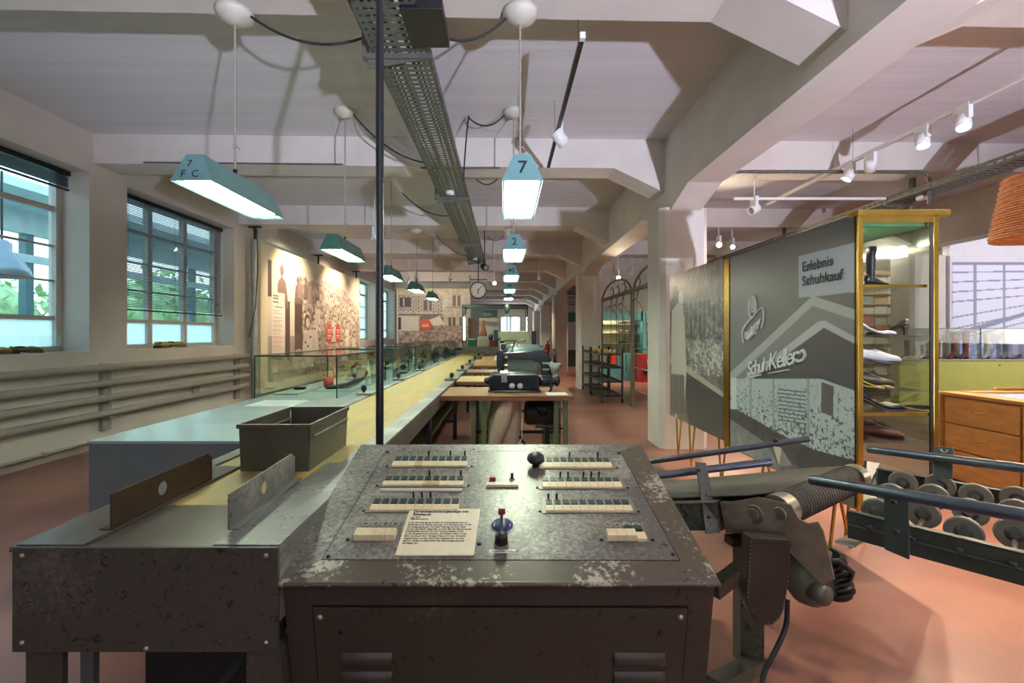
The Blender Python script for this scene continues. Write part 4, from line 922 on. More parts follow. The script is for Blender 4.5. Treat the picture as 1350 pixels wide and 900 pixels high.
# ------------------------------------------------------------------ clock
t = thing('station_clock', 'round black-rimmed clock hanging under the end of the cable tray', 'clock', (-.60, 10.5, 2.17))
cx, cy, cz = -.60, 10.5, 2.365; R = .195
MB().lathe([(.001, 0), (R, 0), (R, .09), (R*.9, .1), (R*.88, .085)], (cx, cy, cz), 36, (0, -1, 0)).build('case', BLACKM, t)
MB().lathe([(R*.9, .084), (.001, .085)], (cx, cy, cz), 36, (0, -1, 0)).build('dial', mat('clock_dial', (240, 232, 208), .5, var=.03), t)
mb = MB()
for k in range(12):
    a = k*PI/6; d = Vector((math.sin(a), 0, math.cos(a))); mb.beam(Vector((cx, cy-.087, cz))+d*R*.68, Vector((cx, cy-.087, cz))+d*R*.82, .010, .002, (0, 1, 0))
mb.build('hour_marks', BLACKM, t)
for nm, hr, ln, w_ in (('minute_hand', 5.9/12*0+.115, .15, .012), ('hour_hand', .51, .10, .018)):
    a = hr*2*PI; d = Vector((math.sin(a), 0, math.cos(a))); c = Vector((cx, cy-.09, cz)); MB().beam(c-d*.03, c+d*ln, w_, .003, (0, 1, 0)).build(nm, BLACKM, t)
MB().tube([(cx, cy-.04, cz+R), (cx, cy-.04, 3.1)], .012, 8).build('hanger', BLACKM, t)
MB().box(-.80, -.40, cy-.05, cy-.02, 2.60, 2.63).box(-.8, -.78, cy-.05, cy-.02, 2.5, 2.72).build('cross_arm', ZINC, t)
# ------------------------------------------------------------------ long plinth with glass cases
t = thing('case_plinth', 'long blue-grey plinth under the row of glass cases, left of the conveyor', 'plinth', (-1.8, 8, 0))
B(-2.31, -1.30, 2.53, 14.2, 0, .745).build('body', mat('blue_grey_board', (106, 116, 116), .55, var=.03), t)
B(-2.315, -1.295, 2.525, 14.2, .745, .76).build('top', mat('pale_blue_top', (158, 178, 180), .16, var=.03), t)
def dark_print(x0, y0, x1, y1, nl, nm='printed_label'):
    mb = MB()
    for k in range(nl): yy = y1-(y1-y0)*(k+.5)/nl; mb.box(x0, x1-(x1-x0)*.25*((k*5) % 3)/2, yy-.008, yy+.004, .7602, .7606)
    return mb
dark_print(-2.1, 3.0, -1.6, 3.6, 8).build('printed_lines', mat('grey_print', (120, 138, 142), .5), t)
B(-2.15, -1.75, 3.75, 4.1, .76, .762).build('printed_card', mat('light_card', (190, 200, 198), .4), t)
def case(x0, x1, y0, y1, h, label):
    z0 = .761; t = thing('glass_case', label, 'glass case', ((x0+x1)/2, (y0+y1)/2, z0), 'glass cases on the blue-grey plinth'); g = .006
    B(x0, x1, y0, y0+g, z0, z0+h).build('front_pane', GLASSG, t); B(x0, x1, y1-g, y1, z0, z0+h).build('back_pane', GLASSG, t)
    B(x0, x0+g, y0+g, y1-g, z0, z0+h).build('side_pane', GLASSG, t); B(x1-g, x1, y0+g, y1-g, z0, z0+h).build('side_pane', GLASSG, t)
    B(x0, x1, y0, y1, z0+h, z0+h+g).build('top_pane', GLASSG, t)
    mb = MB(); e = .005; DK = mat('dark_glass_edge', (34, 50, 46), .3)
    for x in (x0, x1):
        for y in (y0, y1): mb.box(x-e, x+e, y-e, y+e, z0, z0+h)
        mb.box(x-e, x+e, y0, y1, z0+h-e, z0+h+e+.003)
    for y in (y0, y1): mb.box(x0, x1, y-e, y+e, z0+h-e, z0+h+e+.003)
    mb.build('pane_edges', DK, t)
case(-2.31, -1.55, 4.21, 5.95, .39, 'nearest large glass case, with a red bucket and dark model shoe')
case(-2.31, -1.53, 6.25, 7.3, .39, 'second glass case of the row, behind the black pole')
case(-2.31, -1.50, 7.7, 9.3, .39, 'third glass case of the row along the conveyor')
case(-2.31, -1.48, 9.7, 11.4, .39, 'fourth glass case of the row along the conveyor')
case(-2.31, -1.46, 11.7, 13.6, .39, 'last glass case of the row, before the street picture')
t = thing('toy_bucket', 'small red bucket with brass handle in the nearest glass case', 'bucket', (-1.93, 5.0, .762))
MB().lathe([(.001, 0), (.045, 0), (.062, .12), (.058, .12), (.04, .01)], (-1.93, 5.0, .762), 18).build('body', mat('bucket_red', (176, 60, 50), .4), t)
MB().tube([(-1.99, 5, .88), (-1.985, 5, .96), (-1.88, 5, .965), (-1.87, 5, .88)], .005, 6).build('handle', BRASS, t)
t = thing('model_boot', 'long dark curled model shoe lying in the nearest glass case', 'model', (-1.7, 5.0, .762))
pts = [(-1.85, 4.9, .80), (-1.75, 4.93, .79), (-1.62, 5.0, .80), (-1.52, 5.1, .83), (-1.62, 5.5, .90), (-1.66, 5.6, .97)]
MB().tube([(-1.9, 4.85, .785), (-1.8, 4.88, .79), (-1.7, 4.93, .80), (-1.64, 5.0, .83), (-1.61, 5.08, .88), (-1.60, 5.15, .93)], [.018, .03, .035, .04, .055, .06], 12).build('body', mat('dark_fibre', (58, 54, 52), .7, var=.3, scale=40), t)
B(-2.0, -1.62, 4.75, 5.2, .762, .768).build('mount', mat('display_mount', (150, 158, 150), .5), t, label=None)
t = thing('display_mount', 'pale sloping board with a dark brush in the nearest glass case', 'board', (-2.1, 4.7, .762))
B(-2.26, -2.02, 4.45, 5.0, .762, .775).build('board', mat('display_mount', (150, 158, 150)), t); B(-2.20, -2.10, 4.75, 4.82, .776, .80).build('brush', DARKM, t)
for i, (x, y) in enumerate(((-1.64, 5.45), (-1.60, 5.62), (-1.70, 5.7))):
    MB().lathe([(.03, 0), (.035, .06), (.02, .12), (.012, .2), (.004, .28)], (x, y, .762), 12).build('bottle', mat('milky_bottle', (176, 180, 150), .3), label='pale slender bottle at the back of the nearest glass case, %s' % ordn[i], cat='bottle', group='bottles in the nearest glass case')
oi = 0
for (y0, n) in ((6.4, 3), (7.9, 5), (9.9, 5), (11.9, 5)):
    for j in range(n):
        xx = -2.1+.42*((j*7) % 3)/2+.05*j; yy = y0+.26*j; oi += 1
        c = [(60, 62, 60), (96, 84, 66), (44, 44, 46), (130, 122, 104), (70, 78, 70)][j % 5]
        t = thing('shoemaking_tool', '%s tool standing in the %s glass case, %s from the front' % (['dark', 'brown', 'blackish', 'pale', 'green-grey'][j % 5], {6.4: 'second', 7.9: 'third', 9.9: 'fourth', 11.9: 'last'}[y0], ['first', 'second', 'third', 'fourth', 'fifth'][j]), 'tool', (xx, yy, .762), 'tools in the glass cases')
        B(xx-.09, xx+.09, yy-.06, yy+.06, .762, .79).build('base', mat('tool_%d' % (j % 5), c, .5), t)
        MB().tube([(xx-.05, yy, .79), (xx-.04, yy, .88), (xx+.02, yy, .95+.02*(j % 3)), (xx+.09, yy, .92)], [.03, .022, .028, .018], 10).build('arm', mat('tool_%d' % (j % 5), c), t)
        MB().cyl((xx+.06, yy-.03, .86), (xx+.06, yy+.03, .86), .04, 16).build('wheel', IR, t)
# ------------------------------------------------------------------ conveyor with yellow belt
GREY = worn('grey_worn_enamel', (112, 110, 106), (150, 148, 140), big=3, thr=.55, fine=60, metal=.3, rough=.4, brare=.66)
BROWNG = worn('brown_grey_enamel', (74, 72, 64), (104, 102, 92), big=2.5, thr=.62, fine=70, metal=.2, rough=.38, brare=.63)
BELTY = mat('yellow_canvas_belt', (190, 156, 72), .6, var=.18, scale=7, bump=.1, bscale=120, c2=(146, 136, 92), stretch=(3, .7, 1))
t = thing('work_conveyor', 'long conveyor with a yellow canvas belt and grey steel frame', 'conveyor', (-.93, 7.7, 0))
B(-1.217, -.714, 1.49, 14.2, .775, .792).build('belt', BELTY, t)
MB().tube([(-1.0, 1.8, .52), (-.96, 14, .52)], .05, 10).build('return_tube', mat('old_green_pipe', (110, 112, 66), .6), t)
B(-1.2, -.73, 2.0, 14, .33, .345).build('lower_belt', mat('lower_belt_green', (82, 88, 58), .7), t)
for (xa, xb) in ((-1.285, -1.222), (-.708, -.60)):
    B(xa, xb, 1.18 if xa < -1 else 1.18, 14.3, .785, .80).build('top_rail', GREY, t, bevel=.002)
for x in (-1.285, -.612):
    B(x, x+.012, 1.2, 14.3, .665, .785).build('side_panel', worn('side_enamel', (84, 78, 74), (110, 106, 100), thr=.6, fine=50), t)
y = 1.75; 
while y < 14:
    for x in (-1.27, -.66):
        B(x, x+.045, y, y+.05, 0, .665).build('leg', DARKM if y > 3 else IR, t)
    B(-1.22, -.66, y, y+.04, .22, .26).build('cross_bar', IR, t); y += 2.05
B(-1.217, -.714, 1.2, 1.487, .785, .793).build('feed_plate', mat('bare_plate', (108, 100, 90), .3, .5, var=.15, scale=5), t)
B(-1.9, -.4, 14.25, 14.45, .74, .88).build('end_roller_housing', mat('blue_grey_casting', (110, 130, 130), .4), t, bevel=.03)
MB().lathe([(.001, 0), (.12, 0), (.12, .03), (.04, .06), (.001, .06)], (-1.45, 14.35, .88), 18).build('hand_wheel', DARKM, t)
# near end box of the conveyor
f = MB(); f.box(-1.272, -.585, 1.175, 1.187, .53, .80); f.build('front_panel', BROWNG, t, bevel=.002)
B(-1.272, -1.262, 1.187, 1.9, .53, .795).build('end_cheek', BROWNG, t); B(-.597, -.587, 1.187, 1.9, .60, .795).build('end_cheek', GREY, t)
B(-.76, -.587, 1.187, 1.95, .795, .803).build('wing_plate', GREY, t); B(-1.272, -1.10, 1.187, 1.9, .795, .803).build('wing_plate', mat('bare_plate', (108, 100, 90)), t)
for (x, z, ) in ((-1.245, .555), (-.615, .555), (-1.245, .78), (-.615, .78), (-.925, .54)):
    MB().lathe([(.006, 0), (.005, .003), (.001, .0045)], (x, 1.175, z), 12, (0, -1, 0)).build('rivet', STEEL, t)
for (xa, xb) in ((-1.262, -1.165), (-.68, -.588)): B(xa, xb, 1.2, 1.215, 0, .53).build('front_leg', BROWNG, t); B(xa if xa < -1 else xb-.012, xa+.012 if xa < -1 else xb, 1.215, 1.28, 0, .53).build('leg_flange', BROWNG, t)
B(-1.165, -1.13, 1.25, 1.27, 0, .53).build('guard_strip', mat('strip_grey', (96, 98, 98), .5), t)
MB().beam((-.70, 1.5, .5), (-1.05, 1.3, .05), .03, .02).build('brace', IR, t); B(-1.12, -.69, 1.42, 1.43, .02, .70).build('inner_shade_sheet', DARKM, t)  # dark sheet put in for the shade inside the end box
def guard(x0, x1, m, nm, lab):
    # upright cheek with a round hole, built as a ring of quads around the hole
    y0, y1, zb, zt = 1.275, 1.73, .803, .905
    out = [(y0, zb), (y1, zb), (y1, zt-.02), (y1-.03, zt), (y0, zt-.002)]; cyy, czz, r = (1.475, .853, .022) if lab == 'l' else (1.485, .853, .022)
    angs = sorted([2*PI*k/24+.01 for k in range(24)]+[math.atan2(q[1]-czz, q[0]-cyy) % (2*PI) for q in out]); n = len(angs); ring = []; hole = []
    for a in angs:
        d = (math.cos(a), math.sin(a)); best = 9
        for i in range(5):
            (ax, az), (bx, bz) = out[i], out[(i+1) % 5]; ex, ez = bx-ax, bz-az; den = d[0]*ez-d[1]*ex
            if abs(den) < 1e-9: continue
            tt = ((ax-cyy)*ez-(az-czz)*ex)/den; uu = ((ax-cyy)*d[1]-(az-czz)*d[0])/den
            if tt > 0 and -1e-6 <= uu <= 1+1e-6: best = min(best, tt)
        ring.append((cyy+d[0]*best, czz+d[1]*best)); hole.append((cyy+d[0]*r, czz+d[1]*r))
    th = .004; vs = []
    def X(y): return x0+(x1-x0)*(y-y0)/(y1-y0)
    for dx in (0, th):
        vs += [(X(p[0])+dx, p[0], p[1]) for p in ring]+[(X(p[0])+dx, p[0], p[1]) for p in hole]
    fs = []
    for k in range(n):
        j = (k+1) % n
        fs += [(k, j, n+j, n+k), (2*n+k, 3*n+k, 3*n+j, 2*n+j), (k, 2*n+k, 2*n+j, j), (n+k, n+j, 3*n+j, 3*n+k)]
    MB().add(vs, fs).build(nm, m, t)
    if lab == 'l': MB().hexa([(x0-.03, y0, zb), (x0+.004, y0, zb), (x1+.004, y1, zb), (x1-.03, y1, zb), (x0-.03, y0, zb+.003), (x0+.004, y0, zb+.003), (x1+.004, y1, zb+.003), (x1-.03, y1, zb+.003)]).build('guard_foot', m, t)
    else: MB().hexa([(x0, y0, zb), (x0+.03, y0, zb), (x1+.03, y1, zb), (x1, y1, zb), (x0, y0, zb+.003), (x0+.03, y0, zb+.003), (x1+.03, y1, zb+.003), (x1, y1, zb+.003)]).build('guard_foot', m, t)
guard(-1.105, -1.115, mat('rusty_brown_plate', (74, 56, 42), .4, .3, var=.2, scale=9), 'guide_cheek', 'l')
guard(-.775, -.80, GREY, 'guide_cheek', 'r')
# clamps on the rails
for y in (4.1, 5.45, 6.85, 8.3, 9.75, 11.2):
    for xa, xb, xc in ((-1.34, -1.20, -1.29), (-.72, -.56, -.64)):
        if y < 5 and xa > -1: continue
        c = B(xa, xb, y, y+.16, .801, .822).build('clamp_plate', mat('clamp_grey', (104, 108, 106), .4, .4), t, bevel=.003)
        MB().lathe([(.001, .07), (.02, .065), (.026, .05), (.026, .02), (.014, .015), (.014, 0), (.001, 0)], (xc, y+.08, .822), 14).build('clamp_knob', BLACKM, c)
# steel tray box on the belt
t = thing('steel_parts_box', 'open grey sheet-steel box standing on the near end of the yellow belt', 'box', (-.94, 2.05, .793))
BX = mat('dull_sheet_steel', (92, 88, 74), .38, .4, var=.16, scale=7)
th = .004; z0, z1 = .793, .985
P = dict(a=(-1.075, 1.855), b=(-.797, 1.855), c=(-.797, 2.29), d=(-1.075, 2.29)); fl = .008
mb = MB()
def wall(p, q, nx, ny, nm):
    m_ = MB(); m_.hexa([(p[0], p[1], z0), (q[0], q[1], z0), (q[0]-nx*th, q[1]-ny*th, z0), (p[0]-nx*th, p[1]-ny*th, z0), (p[0]+nx*fl, p[1]+ny*fl, z1), (q[0]+nx*fl, q[1]+ny*fl, z1), (q[0]+nx*(fl-th), q[1]+ny*(fl-th), z1), (p[0]+nx*(fl-th), p[1]+ny*(fl-th), z1)])
    m_.build(nm, BX, t)
wall(P['a'], P['b'], 0, -1, 'front_wall'); wall(P['b'], P['c'], 1, 0, 'side_wall'); wall(P['c'], P['d'], 0, 1, 'back_wall'); wall(P['d'], P['a'], -1, 0, 'side_wall')
B(-1.075, -.797, 1.855, 2.29, z0, z0+.003).build('bottom', BX, t)
mb = MB(); k = .006
mb.box(-1.087, -.785, 1.842, 1.852, z1-.016, z1+.002); mb.box(-1.087, -.785, 2.293, 2.303, z1-.016, z1+.002); mb.box(-1.087, -1.077, 1.852, 2.293, z1-.016, z1+.002); mb.box(-.795, -.785, 1.852, 2.293, z1-.016, z1+.002)
mb.build('rolled_rim', BX, t, bevel=.002)
MB().tube([(-.788, 1.88, .93), (-.786, 2.27, .93)], .006, 8).build('stiffening_bead', BX, t); MB().tube([(-1.07, 1.9, .93), (-1.07, 2.28, .93)], .008, 8).build('stiffening_bead', BX, t)
MB().tube([(-1.045, 1.844, .94), (-1.03, 1.844, .943), (-1.01, 1.844, .938), (-.99, 1.844, .943), (-.97, 1.844, .939)], .0012, 4).build('scribble', mat('faint_ink', (70, 64, 56), .7), t)
# ------------------------------------------------------------------ control desk
KK = (.895-.707)/(1.87-1.19)
def kp(px, py, up=0.):
    b = (py-441)/600; a = (px-665)/600; Y = (H-.707+KK*1.19)/(b+KK); n = Vector((0, -KK, 1)).normalized()
    return Vector((a*Y, Y, H-b*Y))+n*up
SV = Vector((0, 1, KK)).normalized(); NV = Vector((0, -KK, 1)).normalized(); XV = Vector((1, 0, 0))
DESK = worn('desk_top_enamel', (104, 99, 94), (164, 160, 150), big=2.2, thr=.50, fine=75, metal=.35, rough=.36, brare=.64, width=.16, dark=(60, 54, 50))
DESKB = worn('desk_brown_enamel', (90, 80, 68), (178, 172, 154), big=3.0, thr=.60, fine=60, metal=.2, rough=.34, brare=.68, width=.05)
DESKF = worn('desk_front_enamel', (62, 58, 49), (96, 92, 80), big=3, thr=.66, fine=60, metal=.1, rough=.36, brare=.64)
t = desk = thing('control_desk', 'sloping brown-grey control desk with rows of ivory keys in the foreground', 'control desk', (0, 1.5, 0))
XL, XR = -.585, .555
mb = MB(); mb.prism([(1.32, 0), (1.20, .700), (1.19, .702), (1.87, .889), (1.87, 0)], 'x', XL, XR); mb.build('housing', DESKF, t)
# top sheet as four frame strips round a recess
def slab(c0, c1, c2, c3, lo, hi, nm, m, par=None, bevel=0, label=None):
    """four points in order on the desk plane"""
    return MB().hexa([p+NV*lo for p in (c0, c1, c2, c3)]+[p+NV*hi for p in (c0, c1, c2, c3)]).build(nm, m, par or t, bevel=bevel, label=label)
F0, F1, B1, B0 = Vector((XL-.005, 1.185, .706)), Vector((XR+.005, 1.185, .706)), Vector((XR+.005, 1.875, .896)), Vector((XL-.005, 1.875, .896))
p0, p1, p2, p3 = kp(423, 739), kp(897, 740), kp(818, 595), kp(509, 595)
slab(F0, F1, p1, p0, -.012, .002, 'top_front_strip', DESKB)
slab(F1, B1, p2, p1, -.012, .002, 'top_right_strip', DESKB); slab(B0, F0, p0, p3, -.012, .002, 'top_left_strip', DESK); slab(p3, p2, B1, B0, -.012, .002, 'top_back_strip', DESK)
g = .003
slab(p0+XV*g+SV*g, p1-XV*g+SV*g, p2-XV*g-SV*g, p3+XV*g-SV*g, -.012, .003, 'key_plate', DESK)
slab(p0, p1, p2, p3, -.016, -.011, 'recess_floor', BLACKM)
for q in ((433, 735), (887, 732), (816, 598), (511, 597)):
    MB().lathe([(.006, 0), (.0055, .004), (.001, .006)], kp(*q, .003), 10, NV).build('plate_screw', BLACKM, t)
mb = MB(); mb.tube([F0+Vector((0, -.002, -.004)), F1+Vector((0, -.002, -.004))], .007, 8); mb.build('front_lip', DESKB, t)
IV = mat('ivory_key', (222, 206, 166), .35, var=.05, scale=40); IVD = mat('yellowed_ivory_key', (196, 168, 116), .35, var=.08, scale=30)
TAB = mat('dark_green_window', (46, 66, 66), .3, var=.15, scale=50); RING = mat('ring_metal', (164, 156, 138), .35, .6)
kmesh = {}
def block(c, w, d, h, nm, m, par, rot=0):
    mb = MB(); X = XV*w/2; Y = SV*d/2; c = Vector(c)
    mb.hexa([c-X-Y, c+X-Y, c+X+Y, c-X+Y, c-X-Y*.9+NV*h, c+X-Y*.9+NV*h, c+X+Y*.9+NV*h, c-X+Y*.9+NV*h])
    return mb.build(nm, m, par)
def proto(key, fn, par, c):
    """share mesh data between alike pieces"""
    if key not in kmesh:
        o = fn(); kmesh[key] = (o, Vector(c)); return o
    o, c0 = kmesh[key]; n = o.copy(); COL.objects.link(n); n.parent = par; n.location = o.location+(Vector(c)-c0); WP[n.name] = WP[par.name]+0*c0; return n
rows = [('a', 516, 615.5, 603.5, 610, 616.8, 10, (4, 7, 9)), ('b', 503.3, 610.7, 630, 636.3, 642.5, 10, (5, 9)), ('c', 486.3, 604.5, 660, 667.3, 675.8, 10, (4, 5, 6)),
        ('d', 711, 808, 605, 611.3, 618.8, 10, (4, 8)), ('e', 715.3, 821.3, 631.5, 637.3, 645.3, 10, (2, 3, 5, 6, 7)), ('f', 719.6, 835, 661, 668, 676.8, 10, (0, 1))]
for (nm, xa, xb, yt, ym, yb, n, tog) in rows:
    a, b_ = kp(xa, yb), kp(xb, yb); depth = (kp(xa, ym)-kp(xa, yb)).length; dt = (kp(xa, yt)-kp(xa, ym)).length; w_ = (b_.x-a.x)/n
    bank = slab(a-XV*.012-SV*.004, b_+XV*.012-SV*.004, b_+XV*.012+SV*(depth+dt+.020), a-XV*.012+SV*(depth+dt+.020), .003, .005, 'key_bank', mat('bank_plate', (132, 124, 112), .4, .4, var=.15, scale=20))
    for i in range(n):
        c = a+XV*w_*(i+.5)+SV*depth*.5+NV*.005
        block(c, w_*.95, depth*.92, .0055, 'key', IVD if (nm == 'b' and i in (5, 6)) or (nm == 'a' and i == 3) else IV, bank)
        c2 = a+XV*w_*(i+.5)+SV*(depth+dt*.5)+NV*.005
        block(c2, w_*.72, dt*.9, .005, 'number_window', TAB, bank)
        c3 = c2+SV*(dt*.5+.009)
        MB().tube([c3+(XV*math.cos(q)+SV*math.sin(q))*.0065 for q in np.linspace(0, 2*PI, 12, endpoint=False)], .0015, 5, closed=True).build('indicator_ring', RING, bank)
        if i in tog: MB().cyl(c3, c3+NV*.020, .0035, 8).build('toggle_pin', BLACKM, bank)
    for s in (-1, 1): MB().lathe([(.005, 0), (.004, .003), (.001, .004)], (a if s < 0 else b_)+XV*s*.018+SV*.006+NV*.003, 8, NV).build('bank_screw', BLACKM, bank)
a, b_ = kp(501, 649), kp(609, 649); slab(a, b_, b_+SV*.014, a+SV*.014, .003, .008, 'label_strip', mat('label_strip_white', (196, 188, 172), .4))
for (xa, xb, yb, yt) in ((466, 520.5, 714.3, 703.2), (801.6, 853, 714.5, 704.2)):
    a, b_ = kp(xa, yb), kp(xb, yb); depth = (kp(xa, yt)-a).length; w_ = (b_.x-a.x)/4
    bank = slab(a-XV*.008-SV*.003, b_+XV*.008-SV*.003, b_+XV*.008+SV*(depth+.045), a-XV*.008+SV*(depth+.045), .003, .004, 'key_bank', mat('bank_plate', (132, 124, 112)))
    for i in range(4):
        off = -.004 if (xa > 700 and i == 3) else 0
        block(a+XV*w_*(i+.5)+SV*(depth*.5+off)+NV*.004, w_*.95, depth*.95, .018 if off == 0 else .010, 'key', IV, bank)
        c3 = a+XV*w_*(i+.5)+SV*(depth+.010)+NV*.004
        if xa > 700 and i > 1: block(c3+SV*.006, w_*.85, .02, .008, 'number_window', TAB, bank)
        else: MB().lathe([(.009, .0), (.009, .001), (.001, .001)], c3, 14, NV).build('socket_hole', BLACKM, bank)
        c4 = a+XV*w_*(i+.5)+SV*(depth+.034)+NV*.004
        MB().tube([c4+(XV*math.cos(q)+SV*math.sin(q))*.010 for q in np.linspace(0, 2*PI, 14, endpoint=False)], .003, 6, closed=True).build('indicator_ring', RING, bank)
    for s in (-1, 1): MB().lathe([(.006, 0), (.005, .003), (.001, .004)], (a if s < 0 else b_)+XV*s*.018+SV*.006+NV*.003, 8, NV).build('bank_screw', BLACKM, bank)
a, b_ = kp(641.5, 643.5), kp(683.5, 643.5); w_ = (b_.x-a.x)/4
bank = slab(a-XV*.002, b_+XV*.002, b_+XV*.002+SV*.02, a-XV*.002+SV*.02, .003, .0045, 'key_bank', mat('bank_plate', (132, 124, 112)))
for i in range(4): block(a+XV*w_*(i+.5)+SV*.010+NV*.004, w_*.95, .016, .009, 'key', IV, bank)
block(kp(649.5, 633.5, .003), .022, .013, .014, 'red_key', mat('red_key', (150, 40, 44), .35), t, 0)
c = kp(675, 633, .003); MB().lathe([(.012, 0), (.009, .004), (.001, .005)], c, 12, NV).build('lever_base', RING, t); MB().cyl(c, c+NV*.028, .005, 8).build('small_lever', BLACKM, t)
c = kp(706, 615, .003); MB().lathe([(.014, 0), (.013, .016), (.030, .022), (.034, .032), (.030, .044), (.018, .050), (.001, .052)], c, 10, NV).build('large_knob', BLACKM, t, label='large black faceted knob')
# main switch with blue disc
c = kp(662, 694, .0035)
MB().lathe([(.036, 0), (.036, .0015), (.001, .0015)], c, 32, NV).build('switch_disc_rim', WHITE, t); MB().lathe([(.033, .0016), (.033, .0022), (.001, .0022)], c, 32, NV).build('switch_disc', mat('enamel_blue', (42, 54, 110), .35), t, label='round blue disc under the switch')
for s in (-1, 1): MB().tube([c+XV*s*.024+SV*.004+NV*.003, c+XV*s*.024-SV*.006+NV*.003], .0015, 5).build('disc_mark', WHITE, t)
c = kp(661, 719, .003)
MB().lathe([(.021, 0), (.022, .004), (.019, .008), (.0185, .012)], c, 24, NV).build('knob_collar', RING, t)
MB().lathe([(.019, .006), (.018, .034), (.016, .038), (.001, .039)], c, 24, NV).build('switch_knob', BLACKM, t, label='black turning switch')
k0 = c+NV*.030+SV*.012; k1 = kp(661.5, 690, .045)
MB().beam(k0, k1, .009, .007, NV).build('switch_lever', BLACKM, t); MB().box(k1.x-.011, k1.x+.011, k1.y-.012, k1.y+.010, k1.z-.008, k1.z+.010).build('lever_cap', mat('red_key', (150, 40, 44)), t, bevel=.003, label='red and white lever cap')
MB().box(k1.x-.010, k1.x+.010, k1.y-.011, k1.y+.009, k1.z+.0105, k1.z+.0125).build('lever_cap_top', WHITE, t)
a, b_ = kp(645, 730), kp(679, 730); slab(a, b_, b_+SV*.013, a+SV*.013, .003, .0036, 'switch_label', WHITE)
text('Hauptschalter 1 - Aus - 2', .0075, a+XV*.004+SV*.004+NV*.0036, XV, SV, INK, t, 'lettering')
for q in ((631.8, 718),): MB().lathe([(.007, 0), (.007, .0006), (.001, .0006)], kp(*q, .003), 14, NV).build('bore_hole', mat('bore_black', (8, 8, 8), .9), t)
# ivory information card
t = thing('information_card', 'ivory exhibit label card lying on the lower left of the control desk', 'card', tuple(kp(572, 735)))
a, b_, c_, d_ = kp(521, 734.5), kp(624.5, 735.5), kp(630, 675), kp(541.5, 674)
cw = (b_-a).length
CARD = mat('ivory_card', (236, 222, 188), .5, var=.03, scale=8, stretch=(6, 1, 1))
c_ = Vector((a.x+cw, 0, 0)); 
dpt = (kp(575, 674)-kp(575, 735)).length
a = kp(521, 734.5, .004); mb = MB().hexa([a, a+XV*cw, a+XV*cw*1.035+SV*dpt, a+XV*cw*.005+SV*dpt]+[q+NV*.004 for q in (a, a+XV*cw, a+XV*cw*1.035+SV*dpt, a+XV*cw*.005+SV*dpt)])
mb.build('card', CARD, t)
top = a+SV*dpt+NV*.0041
text('Direktbeschickungsanlage mit\nSchaltpult', .0150, top+XV*.016-SV*(.098*dpt), XV, SV, INK, t, 'lettering', line=.068*dpt/.0150, space=.97, bold=.0003)
text('um 1970\nVEB Schuhfabrik', .0085, top+XV*.012-SV*(.225*dpt), XV, SV, INK, t, 'lettering', line=.042*dpt/.0085)
body = ['In der Schuhfertigung wurden die Arbeitsplätze über ein', 'Förderband mit Kästen versorgt. Vom Schaltpult aus wurde', 'die Anlage gesteuert. Für jeden Platz gab es eine Taste,', 'mit der die Kästen abgerufen wurden. Bei der Steuerung der', 'Arbeitsplätze konnte man die Transportkästen direkt', 'zu den Arbeiterinnen schicken. Die Kästen liefen auf der', 'Bahn, bis sie an dem richtigen Platz durch den Abweiser', 'ausgeschleust wurden. Der Platz meldete dann zurück,', 'dass er wieder zu beschicken war. Die Anlage steuerte', 'die Plätze vor.']
text('\n'.join(body), .0080, top+XV*.010-SV*(.345*dpt), XV, SV, INK, t, 'lettering', line=.049*dpt/.0080)
# front door of the desk
t = desk
def fp(px, py, out=0.):
    """point on the leaning front of the desk"""
    k = (1.20-1.32)/.70; a = (px-665)/600; b = (py-441)/600
    # y = 1.32 + k z ; z = H - b y
    y = (1.32+k*H)/(1+k*b); n = Vector((0, -1, k)).normalized(); return Vector((a*y, y, H-b*y))+n*out
NF = Vector((0, -1, (1.20-1.32)/.70)).normalized(); UF = NF.cross(XV)*-1; UF = UF if UF.z > 0 else -UF
c0, c1 = fp(411, 797), fp(908, 798); lo = .56
mb = MB().hexa([c0-UF*lo, c1-UF*lo, c1-UF*lo-NF*.002, c0-UF*lo-NF*.002, c0, c1, c1-NF*.002, c0-NF*.002]); mb.build('door_gap', mat('bore_black', (8, 8, 8)), t)
g = .005; mb = MB(); A = [c0-UF*lo+XV*g, c1-UF*lo-XV*g, c1-UF*g-XV*g, c0-UF*g+XV*g]
mb.hexa([p+NF*.001 for p in A]+[p+NF*.006 for p in A]); d = mb.build('service_door', DESKF, t, bevel=.001)
for q in ((423, 811), (896, 811)): MB().lathe([(.008, 0), (.007, .004), (.001, .0055)], fp(*q, .006), 12, NF).build('door_screw', STEEL, d)
for q in ((450, 831), (869, 831)): MB().lathe([(.006, 0), (.006, .0008), (.001, .0008)], fp(*q, .0065), 12, NF).build('bore_hole', mat('bore_black', (8, 8, 8)), d)
for xa, xb in ((449, 518), (809, 876)):
    for yy in (857, 882, 907, 932, 957):
        a, b_ = fp(xa, yy, .005), fp(xb, yy, .005); hh = .046
        mb = MB(); n = 7; vs = []
        for k in range(n):
            s = k/(n-1); z = -hh*s; o_ = .014*math.sin(PI*min(1, s*.95+.03))**.8
            for x_, e in ((a, .6), (a+XV*.008, 1), (b_-XV*.008, 1), (b_, .6)): vs.append(x_+UF*z+NF*(o_*e if x_ not in () else 0))
        fs = [(k*4+j, k*4+j+1, k*4+4+j+1, k*4+4+j) for k in range(n-1) for j in range(3)]
        mb.add(vs, fs, True); mb.build('louvre', DESKF, d)
